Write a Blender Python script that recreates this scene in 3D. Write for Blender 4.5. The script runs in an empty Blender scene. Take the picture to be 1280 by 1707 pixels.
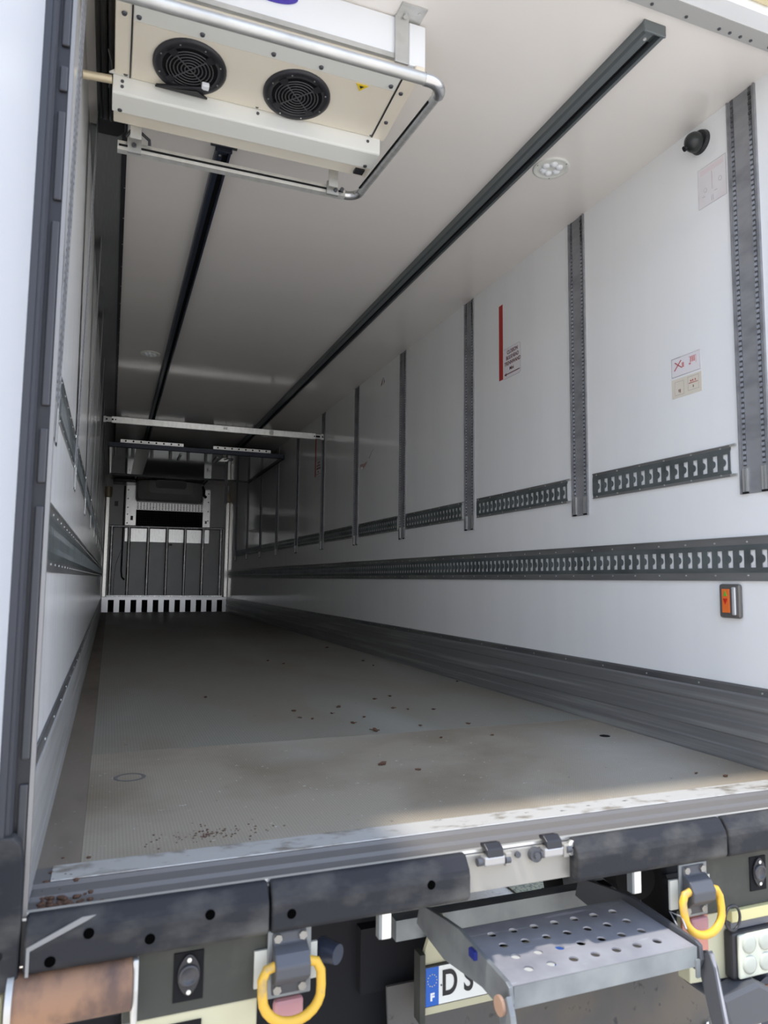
import bpy, math, random
from mathutils import Vector, Matrix
random.seed(7)
S = bpy.context.scene
COL = S.collection
PI = math.pi

# ------------------------------------------------------------------ camera
yaw, pitch, roll = 0.3649, 0.0955, 0.0103
F = Vector((math.sin(yaw)*math.cos(pitch), math.cos(yaw)*math.cos(pitch), math.sin(pitch)))
R = Vector((math.cos(yaw), -math.sin(yaw), 0)); U = R.cross(F)
R2 = math.cos(roll)*R + math.sin(roll)*U; U2 = -math.sin(roll)*R + math.cos(roll)*U
cd = bpy.data.cameras.new('camera'); cam = bpy.data.objects.new('camera', cd); COL.objects.link(cam)
M = Matrix((R2, U2, -F)).transposed().to_4x4(); M.translation = Vector((0.1404, -1.689, 0.6886))
cam.matrix_world = M
cd.sensor_fit = 'HORIZONTAL'; cd.sensor_width = 36.0; cd.lens = 1187.8/1280*36.0
cd.clip_start = 0.02; cd.clip_end = 300
cd.dof.use_dof = True; cd.dof.focus_distance = 6.0; cd.dof.aperture_fstop = 6.5
S.camera = cam

# ------------------------------------------------------------------ world, sun, exposure
w = bpy.data.worlds.new('sky'); S.world = w; w.use_nodes = True
nt = w.node_tree; bg = nt.nodes['Background']
tc = nt.nodes.new('ShaderNodeTexCoord'); sep = nt.nodes.new('ShaderNodeSeparateXYZ')
rmp = nt.nodes.new('ShaderNodeValToRGB')
nt.links.new(tc.outputs['Generated'], sep.inputs[0]); nt.links.new(sep.outputs['Z'], rmp.inputs[0])
rmp.color_ramp.elements[0].position = 0.0; rmp.color_ramp.elements[0].color = (0.92, 0.94, 1.0, 1)
rmp.color_ramp.elements[1].position = 0.7; rmp.color_ramp.elements[1].color = (0.52, 0.68, 1.0, 1)
nt.links.new(rmp.outputs[0], bg.inputs[0]); bg.inputs[1].default_value = 2.3
sd = bpy.data.lights.new('sun', 'SUN'); sd.energy = 4.2; sd.angle = 0.05; sd.color = (1.0, 0.93, 0.83)
sun = bpy.data.objects.new('sun', sd); COL.objects.link(sun)
sun.rotation_euler = Vector((-0.33, -0.11, 0.94)).to_track_quat('Z', 'Y').to_euler(); sun.location = (-3, -3, 8)
S.view_settings.view_transform = 'Standard'; S.view_settings.look = 'None'
S.view_settings.gamma = 1.0; S.view_settings.use_curve_mapping = False
S.view_settings.exposure = 0.14
S.cycles.max_bounces = 14; S.cycles.diffuse_bounces = 10; S.cycles.glossy_bounces = 6

W, H, L = 2.46, 2.685, 13.766

# ------------------------------------------------------------------ materials
def mat(name, col, rough=0.5, metal=0.0, spec=0.5, coat=0.0, n=None, bump=None, emit=None, layers=(), grid=None):
    """n=(col2, scale, lo, hi, stretch) noise mix ; bump=(scale, strength, dist, stretch)"""
    m = bpy.data.materials.new(name); m.use_nodes = True
    t = m.node_tree; b = t.nodes['Principled BSDF']
    b.inputs['Base Color'].default_value = (*col, 1); b.inputs['Roughness'].default_value = rough
    b.inputs['Metallic'].default_value = metal; b.inputs['Specular IOR Level'].default_value = spec
    b.inputs['Coat Weight'].default_value = coat; b.inputs['Coat Roughness'].default_value = 0.08
    tcn = t.nodes.new('ShaderNodeTexCoord')
    def mapped(st):
        mp = t.nodes.new('ShaderNodeMapping'); mp.inputs['Scale'].default_value = st
        t.links.new(tcn.outputs['Object'], mp.inputs[0]); return mp.outputs[0]
    prev = None
    allL = ([n] if n else []) + list(layers)
    for (c2, sc, lo, hi, st) in allL:
        nz = t.nodes.new('ShaderNodeTexNoise'); nz.inputs['Scale'].default_value = sc; nz.inputs['Detail'].default_value = 6
        t.links.new(mapped(st), nz.inputs['Vector'])
        r = t.nodes.new('ShaderNodeMapRange'); r.inputs[1].default_value = lo; r.inputs[2].default_value = hi
        t.links.new(nz.outputs[0], r.inputs[0])
        mx = t.nodes.new('ShaderNodeMix'); mx.data_type = 'RGBA'
        t.links.new(r.outputs[0], mx.inputs[0])
        if prev is None: mx.inputs[6].default_value = (*col, 1)
        else: t.links.new(prev, mx.inputs[6])
        mx.inputs[7].default_value = (*c2, 1); prev = mx.outputs[2]
    if prev is not None: t.links.new(prev, b.inputs['Base Color'])
    if grid and prev is not None:
        w1 = t.nodes.new('ShaderNodeTexWave'); w1.bands_direction = 'X'; w1.inputs['Scale'].default_value = 2*PI/grid/20
        w2 = t.nodes.new('ShaderNodeTexWave'); w2.bands_direction = 'Y'; w2.inputs['Scale'].default_value = 2*PI/(grid*1.4)/20
        mu = t.nodes.new('ShaderNodeMath'); mu.operation = 'MULTIPLY'
        for k, q in enumerate((w1, w2)):
            t.links.new(tcn.outputs['Object'], q.inputs['Vector']); t.links.new(q.outputs['Fac'], mu.inputs[k])
        mr = t.nodes.new('ShaderNodeMapRange'); mr.inputs[3].default_value = .86; mr.inputs[4].default_value = 1.2
        t.links.new(mu.outputs[0], mr.inputs[0])
        vm = t.nodes.new('ShaderNodeVectorMath'); vm.operation = 'SCALE'
        t.links.new(prev, vm.inputs[0]); t.links.new(mr.outputs[0], vm.inputs['Scale']); t.links.new(vm.outputs[0], b.inputs['Base Color'])
    if bump:
        nz = t.nodes.new('ShaderNodeTexNoise'); nz.inputs['Scale'].default_value = bump[0]; nz.inputs['Detail'].default_value = 4
        t.links.new(mapped(bump[3]), nz.inputs['Vector'])
        bp = t.nodes.new('ShaderNodeBump'); bp.inputs['Strength'].default_value = bump[1]; bp.inputs['Distance'].default_value = bump[2]
        t.links.new(nz.outputs[0], bp.inputs['Height']); t.links.new(bp.outputs[0], b.inputs['Normal'])
    if emit:
        b.inputs['Emission Color'].default_value = (*emit[0], 1); b.inputs['Emission Strength'].default_value = emit[1]
    return m
O3 = (1, 1, 1)
wallm = mat('white_grp_panel', (0.86, 0.86, 0.845), 0.11, spec=0.5, n=((0.82, 0.825, 0.815), 1.2, .45, .75, (1, 3, .3)), bump=(9, 0.03, 0.004, (1, 6, .25)))
wallLm = mat('white_grp_panel_scuffed', (0.88, 0.88, 0.87), 0.2, spec=0.2, n=((0.76, 0.76, 0.75), 7, .5, .75, (1, 6, .3)), bump=(12, 0.12, 0.01, (1, 8, .2)))
ceilm = mat('white_ceiling_panel', (0.86, 0.82, 0.775), 0.12, spec=0.5, n=((0.83, 0.79, 0.745), 0.9, .45, .75, (.4, 2, 1)), bump=(5, 0.02, 0.004, (.3, 3, 1)))
frontm = mat('grey_front_panel', (0.82, 0.82, 0.80), 0.3, n=((0.74, 0.74, 0.72), 2, .4, .7, O3))
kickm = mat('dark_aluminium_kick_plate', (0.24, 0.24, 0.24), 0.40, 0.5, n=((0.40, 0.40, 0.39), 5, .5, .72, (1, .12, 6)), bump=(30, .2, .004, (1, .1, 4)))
kickTm = mat('kick_plate_capping', (0.26, 0.26, 0.26), 0.35, 0.7, n=((0.16, 0.16, 0.17), 8, .4, .7, (1, .2, 1)))
postm = mat('aluminium_wall_post', (0.30, 0.30, 0.305), 0.5, 0.25, n=((0.20, 0.20, 0.21), 6, .42, .72, (1, 1, 2.2)), bump=(90, .1, .002, (1, 1, .05)))
toothm = mat('post_teeth_metal', (0.38, 0.40, 0.44), 0.4, 0.35, n=((0.06, 0.06, 0.06), 2.2, .48, .62, (1, 1, 1)))
slotm = mat('post_groove', (0.10, 0.10, 0.105), 0.5, 0.2)
darkslot = mat('dark_slot', (0.012, 0.012, 0.013), 0.7, spec=0.1)
railm = mat('galvanised_rail', (0.19, 0.215, 0.215), 0.38, 0.55, n=((0.12, 0.135, 0.135), 9, .4, .7, (1, .5, 1)))
railLipm = mat('rail_lip_metal', (0.33, 0.33, 0.32), 0.36, 0.65, n=((0.2, 0.2, 0.2), 6, .45, .7, (1, .2, 1)))
rivetm = mat('rivet_metal', (0.75, 0.75, 0.72), 0.3, 0.8)
alum = mat('bare_aluminium', (0.62, 0.62, 0.60), 0.45, 0.7, n=((0.5, 0.5, 0.48), 10, .4, .7, (1, 4, 1)))
alu_b = mat('bright_aluminium', (0.90, 0.90, 0.86), 0.30, 0.75, n=((0.80, 0.79, 0.75), 12, .4, .7, (3, 1, 1)))
creamm = mat('cream_enamel', (0.80, 0.74, 0.62), 0.35, n=((0.74, 0.66, 0.52), 2.2, .5, .8, O3))
lipm = mat('pale_enamel', (0.76, 0.76, 0.71), 0.32)
whitem = mat('white_enamel', (0.82, 0.84, 0.86), 0.28)
blackp = mat('black_plastic', (0.018, 0.018, 0.022), 0.42)
blackg = mat('black_glossy_rubber', (0.012, 0.012, 0.014), 0.28)
navym = mat('dark_blue_anodised', (0.035, 0.042, 0.065), 0.35, 0.3)
crail = mat('dark_grey_ceiling_rail', (0.16, 0.18, 0.185), 0.4, 0.5)
greyst = mat('dark_grey_panel', (0.155, 0.16, 0.16), 0.28, n=((0.2, 0.2, 0.2), 20, .5, .75, (6, .4, 1)))
redm = mat('red_marking', (0.42, 0.03, 0.025), 0.45)
stickm = mat('pale_sticker', (0.78, 0.75, 0.76), 0.4)
sticky = mat('yellowed_sticker', (0.72, 0.66, 0.55), 0.4)
fadem = mat('faded_sticker', (0.76, 0.735, 0.73), 0.4, n=((0.72, 0.66, 0.66), 8, .45, .7, O3))
inkm = mat('brown_ink', (0.14, 0.05, 0.05), 0.6)
inkf = mat('faded_ink', (0.45, 0.40, 0.40), 0.6)
inkr = mat('faded_red_ink', (0.60, 0.25, 0.24), 0.6)
orangem = mat('orange_control_plate', (0.80, 0.17, 0.03), 0.45)
greenm = mat('green_arrow', (0.15, 0.42, 0.04), 0.5)
floorN = mat('tan_antislip_floor', (0.32, 0.28, 0.22), 0.62, grid=.009, n=((0.215, 0.175, 0.125), 2.2, .42, .68, O3),
             bump=(260, .5, .003, (1, .55, 1)), layers=[((0.40, 0.38, 0.33), 1.1, .5, .7, O3), ((0.62, 0.61, 0.57), 55, .70, .74, O3), ((0.12, 0.10, 0.08), 38, .70, .78, O3)])
floorF = mat('grey_antislip_floor', (0.265, 0.255, 0.215), 0.5, grid=.012, n=((0.25, 0.215, 0.165), 1.3, .48, .72, (1.6, .8, 1)),
             bump=(200, .4, .003, (1, .5, 1)), layers=[((0.33, 0.33, 0.295), .8, .5, .7, (1.5, .4, 1)), ((0.50, 0.50, 0.46), 48, .71, .75, O3), ((0.10, 0.09, 0.075), 26, .72, .80, O3)])
floorE = mat('brown_floor_margin', (0.20, 0.165, 0.13), 0.6, n=((0.13, 0.105, 0.08), 5, .42, .68, (1, .3, 1)), layers=[((0.4, 0.38, 0.34), 60, .68, .74, O3)])
treadA = mat('worn_aluminium_threshold', (0.64, 0.63, 0.60), 0.34, 0.4, n=((0.27, 0.23, 0.18), 14, .52, .70, (1, 1.6, 1)), layers=[((0.08, 0.06, 0.05), 30, .68, .74, (.6, 1, 1))])
treadB = mat('dull_threshold_channel', (0.15, 0.142, 0.135), 0.6, 0.2, n=((0.15, 0.14, 0.13), 9, .4, .7, (.4, 2, 1)))
edgem = mat('threshold_edge', (0.66, 0.65, 0.61), 0.3, 0.7)
rubber = mat('black_rubber_buffer', (0.022, 0.023, 0.027), 0.7, spec=0.25, n=((0.085, 0.082, 0.076), 7, .46, .72, (1, 1, 2)), bump=(60, .25, .003, O3))
rubberS = mat('scraped_rubber', (0.24, 0.24, 0.235), 0.7)
olive = mat('olive_painted_steel', (0.048, 0.05, 0.042), 0.55, spec=.3, n=((0.075, 0.075, 0.063), 10, .5, .75, O3))
beige = mat('beige_painted_steel', (0.52, 0.50, 0.34), 0.45, n=((0.48, 0.45, 0.30), 4, .45, .72, O3))
latchp = mat('worn_steel_plate', (0.34, 0.325, 0.29), 0.5, 0.3, n=((0.2, 0.185, 0.16), 6, .48, .7, (1, 1, 1)))
yellowm = mat('yellow_painted_steel', (0.68, 0.40, 0.04), 0.45, n=((0.30, 0.24, 0.15), 14, .56, .66, O3))
brk = mat('grey_forged_steel', (0.085, 0.088, 0.098), 0.5, 0.3)
galv = mat('galvanised_step_steel', (0.36, 0.36, 0.385), 0.5, 0.3, n=((0.25, 0.25, 0.275), 7, .4, .7, O3), layers=[((0.5, 0.5, 0.54), 5, .64, .70, (1, 7, 1))])
galvd = mat('dull_galvanised_steel', (0.28, 0.30, 0.30), 0.5, 0.4, n=((0.16, 0.17, 0.18), 6, .4, .7, O3))
rust = mat('rust_brown_roller', (0.30, 0.175, 0.11), 0.7, spec=.25, n=((0.13, 0.085, 0.07), 8, .42, .62, (1.5, 1, 1)))
rusty = mat('rusted_steel', (0.13, 0.06, 0.03), 0.8)
redtape = mat('faded_red_reflector', (0.56, 0.24, 0.18), 0.5)
pinkm = mat('pink_reflector', (0.48, 0.24, 0.25), 0.5)
lampw = mat('white_lamp_lens', (0.56, 0.58, 0.47), 0.3)
lampd = mat('led_lens', (0.42, 0.44, 0.38), 0.2)
platew = mat('registration_white', (0.80, 0.82, 0.78), 0.35)
plateb = mat('registration_blue', (0.01, 0.11, 0.50), 0.4)
starm = mat('dull_gold_stars', (0.55, 0.52, 0.25), 0.5)
whitelet = mat('white_lettering', (0.82, 0.84, 0.86), 0.5)
blacklet = mat('black_lettering', (0.01, 0.01, 0.012), 0.5)
badgem = mat('violet_blue_badge', (0.06, 0.035, 0.36), 0.35)
badget = mat('pale_violet_lettering', (0.40, 0.38, 0.72), 0.4)
warnm = mat('yellow_warning', (0.80, 0.58, 0.03), 0.5)
chas = mat('chassis_black_paint', (0.014, 0.014, 0.016), 0.7, spec=.2)
flapm = mat('grey_rubber_flap', (0.10, 0.095, 0.09), 0.7, n=((0.15, 0.125, 0.095), 3, .42, .66, O3), layers=[((0.05, 0.05, 0.05), 24, .62, .7, O3)])
concm = mat('concrete_ground', (0.64, 0.56, 0.455), 0.85, n=((0.48, 0.44, 0.37), 1.4, .4, .7, O3), bump=(40, .3, .01, O3), layers=[((0.30, 0.28, 0.24), 30, .6, .7, O3)])
leafm = mat('dried_leaf_brown', (0.09, 0.045, 0.025), 0.8)
shroudm = mat('grey_plastic_shroud', (0.45, 0.46, 0.44), 0.35)
barm = mat('scratched_grey_bar', (0.6, 0.6, 0.58), 0.3, 0.75, n=((0.85, 0.85, 0.82), 22, .52, .6, (1, 1, .5)))
gratem = mat('yellow_green_grating', (0.20, 0.19, 0.10), 0.7, n=((0.06, 0.06, 0.04), 60, .45, .6, O3))
doorm = mat('white_door_skin', (0.86, 0.87, 0.89), 0.3)
profm = mat('grey_door_profile', (0.05, 0.052, 0.06), 0.4, 0.2)
undm = mat('glossy_grey_bulkhead', (0.20, 0.205, 0.21), 0.06, spec=0.6)
brassm = mat('pale_brass_pipe', (0.62, 0.53, 0.36), 0.4, 0.3)
colm = mat('silver_corner_column', (0.85, 0.83, 0.76), 0.28, 0.85)
greytape = mat('header_grey_seal', (0.40, 0.40, 0.39), 0.45)

# ------------------------------------------------------------------ mesh builder
class MB:
    def __init__(s): s.v = []; s.f = []; s.sm = []; s.mi = []; s.isl = []; s.cur = 0; s.mats = []
    def add(s, v, f, smooth=False):
        o = len(s.v); s.v += [Vector(p) for p in v]
        for q in f: s.f.append([o+i for i in q]); s.sm.append(smooth); s.mi.append(s.cur)
        s.isl.append((o, len(s.v)))
        return s
    def use(s, m):
        """surface details (rivets, printed marks) that stay inside the part's mesh but have a material of their own"""
        if m not in s.mats: s.mats.append(m)
        s.cur = s.mats.index(m) + 1; return s
    def pieces(s):
        bb = []
        for a, b in s.isl:
            p = s.v[a:b]; bb.append(([min(q[i] for q in p) for i in range(3)], [max(q[i] for q in p) for i in range(3)]))
        n = len(bb); par = list(range(n))
        def fd(i):
            while par[i] != i: i = par[i]
            return i
        for i in range(n):
            for j in range(i):
                g = math.sqrt(sum(max(0, bb[i][0][k]-bb[j][1][k], bb[j][0][k]-bb[i][1][k])**2 for k in range(3)))
                sz = max(max(bb[q][1][k]-bb[q][0][k] for k in range(3)) for q in (i, j))
                if g <= max(.02, .5*sz)*.98: par[fd(i)] = fd(j)
        out = {}
        for i in range(n): out.setdefault(fd(i), []).append(i)
        return list(out.values())
    def box(s, x0, x1, y0, y1, z0, z1):
        return s.add([(x0,y0,z0),(x1,y0,z0),(x1,y1,z0),(x0,y1,z0),(x0,y0,z1),(x1,y0,z1),(x1,y1,z1),(x0,y1,z1)],
                     [(0,3,2,1),(4,5,6,7),(0,1,5,4),(1,2,6,5),(2,3,7,6),(3,0,4,7)])
    def prism(s, pts, axis, a, b):
        n = len(pts)
        def P(p, t):
            return {'X': (t, p[0], p[1]), 'Y': (p[0], t, p[1]), 'Z': (p[0], p[1], t)}[axis]
        v = [P(p, a) for p in pts] + [P(p, b) for p in pts]
        return s.add(v, [tuple(range(n))[::-1], tuple(range(n, 2*n))] + [(i, (i+1) % n, n+(i+1) % n, n+i) for i in range(n)])
    def tube(s, path, r, n=12, closed=False, caps=True):
        path = [Vector(p) for p in path]; m = len(path); rings = []
        up = None
        for i, p in enumerate(path):
            if closed: d = path[(i+1) % m] - path[i-1]
            else: d = path[min(i+1, m-1)] - path[max(i-1, 0)]
            d.normalize()
            if up is None:
                up = Vector((0,0,1)) if abs(d.z) < .9 else Vector((0,1,0))
            a = d.cross(up).normalized(); up = a.cross(d).normalized(); b = up
            rr = r[i] if isinstance(r, (list, tuple)) else r
            rings.append([p + rr*(math.cos(2*PI*k/n)*a + math.sin(2*PI*k/n)*b) for k in range(n)])
        v = [q for g in rings for q in g]; f = []
        for i in range(m if closed else m-1):
            j = (i+1) % m
            for k in range(n): f.append((i*n+k, i*n+(k+1) % n, j*n+(k+1) % n, j*n+k))
        s.add(v, f, True)
        if not closed and caps:
            s.add(rings[0], [tuple(range(n))]); s.add(rings[-1], [tuple(range(n))[::-1]])
        return s
    def cyl(s, c, ax, r, h, n=20, r2=None):
        c = Vector(c); ax = Vector(ax).normalized(); r2 = r if r2 is None else r2
        a = ax.orthogonal().normalized(); b = ax.cross(a)
        A = [c + r*(math.cos(2*PI*k/n)*a + math.sin(2*PI*k/n)*b) for k in range(n)]
        B = [c + ax*h + r2*(math.cos(2*PI*k/n)*a + math.sin(2*PI*k/n)*b) for k in range(n)]
        s.add(A+B, [(k, (k+1) % n, n+(k+1) % n, n+k) for k in range(n)], True)
        s.add(A, [tuple(range(n))[::-1]]); s.add(B, [tuple(range(n))]); return s
    def lathe(s, c, ax, prof, n=28):
        """prof: list of (radius, height along ax)"""
        c = Vector(c); ax = Vector(ax).normalized(); a = ax.orthogonal().normalized(); b = ax.cross(a); v = []
        for (r, h) in prof:
            v += [c + ax*h + r*(math.cos(2*PI*k/n)*a + math.sin(2*PI*k/n)*b) for k in range(n)]
        f = [(i*n+k, i*n+(k+1) % n, (i+1)*n+(k+1) % n, (i+1)*n+k) for i in range(len(prof)-1) for k in range(n)]
        return s.add(v, f, True)
    def ball(s, c, r, n=12, sc=(1,1,1)):
        c = Vector(c); v = []; f = []
        for i in range(n+1):
            t = PI*i/n
            for k in range(2*n):
                u = PI*k/n
                v.append(c + Vector((r*sc[0]*math.sin(t)*math.cos(u), r*sc[1]*math.sin(t)*math.sin(u), r*sc[2]*math.cos(t))))
        for i in range(n):
            for k in range(2*n): f.append((i*2*n+k, (i+1)*2*n+k, (i+1)*2*n+(k+1) % (2*n), i*2*n+(k+1) % (2*n)))
        return s.add(v, f, True)
    def build(s, name, m, parent=None, origin=None, bev=0.0, seg=2, split=True):
        if parent is not None and split and 1 < len(s.isl) < 140:
            ps = s.pieces()
            if 1 < len(ps) <= 60:
                res = None
                for grp in ps:
                    q = MB(); q.mats = s.mats
                    for i in sorted(grp):
                        a, b = s.isl[i]; o = len(q.v); q.v += s.v[a:b]; q.isl.append((o, len(q.v)))
                        for fc, sm_, mi_ in zip(s.f, s.sm, s.mi):
                            if a <= fc[0] < b: q.f.append([o+k-a for k in fc]); q.sm.append(sm_); q.mi.append(mi_)
                    r_ = q.build(name, m, parent, origin, bev, seg, False); res = res or r_
                return res
        me = bpy.data.meshes.new(name)
        if parent is not None: org = world_org(parent)
        elif origin is not None: org = Vector(origin)
        else:
            xs = [p.x for p in s.v]; ys = [p.y for p in s.v]; zs = [p.z for p in s.v]
            org = Vector(((min(xs)+max(xs))/2, (min(ys)+max(ys))/2, min(zs)))
        me.from_pydata([tuple(p-org) for p in s.v], [], s.f); me.update()
        for p, q in zip(me.polygons, s.sm): p.use_smooth = q
        import bmesh
        bm = bmesh.new(); bm.from_mesh(me); bmesh.ops.recalc_face_normals(bm, faces=bm.faces); bm.to_mesh(me); bm.free()
        me.materials.append(m)
        for m2 in s.mats: me.materials.append(m2)
        for p, q in zip(me.polygons, s.mi): p.material_index = q
        o = bpy.data.objects.new(name, me); COL.objects.link(o)
        if parent is not None: o.parent = parent
        else: o.location = org
        if bev > 0:
            b = o.modifiers.new('bevel', 'BEVEL'); b.width = bev; b.segments = seg; b.limit_method = 'ANGLE'; b.angle_limit = 0.7
        return o
def world_org(o):
    p = Vector((0,0,0))
    while o is not None: p += o.location; o = o.parent
    return p
def tag(o, label=None, cat=None, group=None, kind=None):
    if label: o['label'] = label
    if cat: o['category'] = cat
    if group: o['group'] = group
    if kind: o['kind'] = kind
    return o
def thing(name, label, cat, loc, group=None):
    o = bpy.data.objects.new(name, None); COL.objects.link(o); o.location = loc; o.empty_display_size = .05
    return tag(o, label, cat, group)
def struct(o, label=None, cat=None): return tag(o, label, cat, None, 'structure')
def copy_tree(o, parent=None):
    c = o.copy(); COL.objects.link(c)
    if parent is not None: c.parent = parent
    for ch in list(o.children): copy_tree(ch, c)
    return c
FACE_X = Matrix(((0,0,-1),(-1,0,0),(0,1,0)))      # text on the right wall, seen from inside
FACE_Y = Matrix(((1,0,0),(0,0,-1),(0,1,0)))       # text facing the rear of the trailer
def text(name, body, size, pos, face, m, parent, ext=0.0006, sx=1.0, bold=0.0, ital=0.0):
    cu = bpy.data.curves.new(name, 'FONT'); cu.body = body; cu.size = size; cu.extrude = ext
    cu.align_x = 'CENTER'; cu.align_y = 'CENTER'; cu.offset = bold; cu.shear = ital
    t = bpy.data.objects.new(name, cu); COL.objects.link(t)
    bpy.context.view_layer.update()
    me = bpy.data.meshes.new_from_object(t.evaluated_get(bpy.context.evaluated_depsgraph_get()))
    bpy.data.objects.remove(t); bpy.data.curves.remove(cu)
    org = world_org(parent); pos = Vector(pos)
    for v in me.vertices:
        v.co = face @ Vector((v.co.x*sx, v.co.y, v.co.z)) + pos - org
    me.materials.clear(); me.materials.append(m); me.name = name
    o = bpy.data.objects.new(name, me); COL.objects.link(o); o.parent = parent
    return o

# ================================================================== SETTING
g = MB().box(-40, 40, -40, 40, -1.25, -1.15).build('floor', concm); g.name = 'floor'
struct(g, 'pale concrete yard under and behind the trailer', 'ground'); g.name = 'trim_1'
fl = MB().box(0.105, W, 1.385, L, -.1, 0).build('floor', floorF); struct(fl, 'grey anti-slip cargo floor of the trailer', 'floor')
MB().box(0.105, W, 0.235, 1.383, -.1, 0).build('rear_floor_sheet', floorN, fl)['label'] = 'tan ribbed anti-slip sheet near the rear sill'
MB().box(0.0, 0.1045, 0.235, L, -.1, 0.001).build('floor_margin', floorE, fl)['label'] = 'brown dirty floor margin along the left wall'
# counter-sunk tie-down in the floor
MB().lathe((.235, 1.0, 0), (0,0,1), [(.04, .0005), (.044, .002), (.05, .0022), (.054, .0005)]).build('floor_ring_cover', treadB, fl)
def LX(z): return -.0112*z      # the left wall leans out very slightly towards the roof
struct(MB().prism([(-.12, -.1), (LX(-.1), -.1), (LX(H+.1), H+.1), (-.12, H+.1)], 'Y', .02, L).build('wall_left', wallLm), 'glossy white left wall of the trailer', 'wall')
struct(MB().box(W, W+.09, 0.02, L, -.1, H+.1).build('wall_right', wallm), 'glossy white right wall of the trailer', 'wall')
struct(MB().box(-.09, W+.09, L, L+.1, -.1, H+.1).build('wall_front', frontm), 'dim grey front wall at the far end', 'wall')
struct(MB().box(-.11, W+.09, 0.125, L, H, H+.1).build('ceiling', ceilm), 'glossy off-white ceiling of the trailer', 'ceiling')
# kick plates
def kick(name, side, km, kt):
    x = 0.0 if side < 0 else W
    def X(d): return x + d*.4 if side < 0 else x - d
    prof = [(0, 0.001), (.024, .001), (.024, .05), (.019, .056), (.019, .098), (.024, .104), (.024, .15), (.018, .158), (.018, .205), (.022, .212), (.022, .258), (.014, .266), (0, .266)]
    b = MB().prism([(X(d), z) for d, z in prof], 'Y', .04 if side < 0 else .1, L-.06).build(name, km)
    c = MB().prism([(X(d), z) for d, z in [(0, .266), (.012, .266), (.012, .29), (.004, .298), (0, .298)]], 'Y', .04 if side < 0 else .1, L-.06).use(rivetm)
    r = c; y = .35
    while y < L-.3:
        r.cyl((X(.011), y, .279), (1 if side < 0 else -1, 0, 0), .004, .0022, 8); y += .31
    c.build('capping', kt, b)
    return struct(b)
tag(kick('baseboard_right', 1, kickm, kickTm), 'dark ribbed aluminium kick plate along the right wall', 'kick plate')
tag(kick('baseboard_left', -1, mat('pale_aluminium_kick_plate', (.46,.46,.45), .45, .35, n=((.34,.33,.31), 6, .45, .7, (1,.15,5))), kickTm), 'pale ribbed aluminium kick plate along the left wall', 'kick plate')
# rear sill
sill = MB().prism([(0.235, 0.003), (.235, -.1), (0.0, -.1), (0.0, -.004), (.006, .0005), (.014, -.001), (.02, -.008), (.085, -.012), (.092, -.004), (.135, -.004), (.142, .0035)], 'X', -.03, W+.06).build('trim_2', treadB)
struct(sill, 'worn aluminium sill across the rear opening', 'sill')
MB().box(.045, W, .146, .236, .0036, .0062).build('tread_strip', treadA, sill, bev=.001)['label'] = 'bright worn aluminium tread strip'
MB().prism([(-.001, -.012), (.002, .0022), (.008, .004), (.014, .0022), (.014, -.004)], 'X', -.03, W+.06).build('sill_edge', edgem, sill)['label'] = 'shiny rolled edge of the sill'
# slab, chassis beneath
MB().box(-.05, W+.05, .40, L, -.15, -.1).build('underfloor', chas, sill)
# rear frame, left upright
fr = MB().box(0.0035, 0.012, 0.0, .019, -.004, H).build('trim_3', mat('dull_frame_edge', (.30,.29,.28), .45, .4))
struct(fr, 'slim aluminium door frame edge on the left', 'door frame')
MB().box(-.09, .0030, .004, .0195, -.1, H+.1).build('frame_core', blackp, fr)
gk = MB()
zz = -.1
for z1 in (.28, .86, 1.03, 1.5, 1.76, 1.87, 2.3, 2.72):
    gk.box(-.016, .0015, -.004, .003, zz+.03, z1-.02); zz = z1
gk.build('door_seal', mat('dark_rubber_seal', (0.05, .05, .055), .45), fr, bev=.004)['label'] = 'segmented black rubber seal'
MB().prism([(-.0225, -.012), (-.0225, .02), (-.05, .02), (-.05, -.03), (-.036, -.03), (-.034, -.022), (-.028, -.022)], 'Z', -.06, H+.05).build('hinge_profile', profm, fr)['label'] = 'grey vertical hinge profile'
bf = MB().prism([(-.046, -.13), (.004, -.13), (.004, .1), (-.004, .15), (-.018, .165), (-.046, .165)], 'Y', -.034, .004).build('corner_buffer', rubber, fr, bev=.004)
MB().cyl((-.034, -.035, -.06), (0,1,0), .009, .004, 14).build('bolt_hole', darkslot, bf)
rf = MB().box(W, W+.09, 0.0, .019, -.1, H+.1).build('trim_4', alum); struct(rf, 'aluminium door frame upright on the right', 'door frame')
hd = MB().box(-.09, W+.09, .06, .124, H-.02, H+.1).build('trim_5', greytape); struct(hd, 'grey door header above the rear opening', 'header')
MB().prism([(.06, H-.018), (.06, H+.24), (-.01, H+.24), (-.01, H-.005), (.0, H-.018)], 'X', -.09, W+.09).build('header_cover', whitem, hd)['label'] = 'white painted outer lip of the header'
sc_ = MB()
for x in (1.79, 1.94, 2.09, 2.14, 2.19, 2.24, 2.33): sc_.cyl((x, .105, H-.02), (0,0,-1), .006, .003, 10)
sc_.build('screw', brk, hd)
ml = thing('marker_lamp', 'cream marker lamp with dark housing above the right corner of the rear opening', 'lamp', (2.2, -.03, H+.0))
MB().box(2.0, 2.2, -.06, -.011, H+.0, H+.05).build('lens', mat('cream_lens', (0.8, .70, .45), .4), ml, bev=.008)
MB().ball((2.25, -.05, H+.0), .04, 8, (1, .8, .8)).build('housing', navym, ml)
# open left door leaf
dr = MB().box(-.13, -.05, -1.25, -.032, -.06, H+.03).build('door_1', doorm); struct(dr, 'white rear door leaf swung open on the left', 'door')
MB().box(-.135, -.045, -1.27, -1.25, -.06, H+.03).build('edge_seal', blackp, dr)

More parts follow.
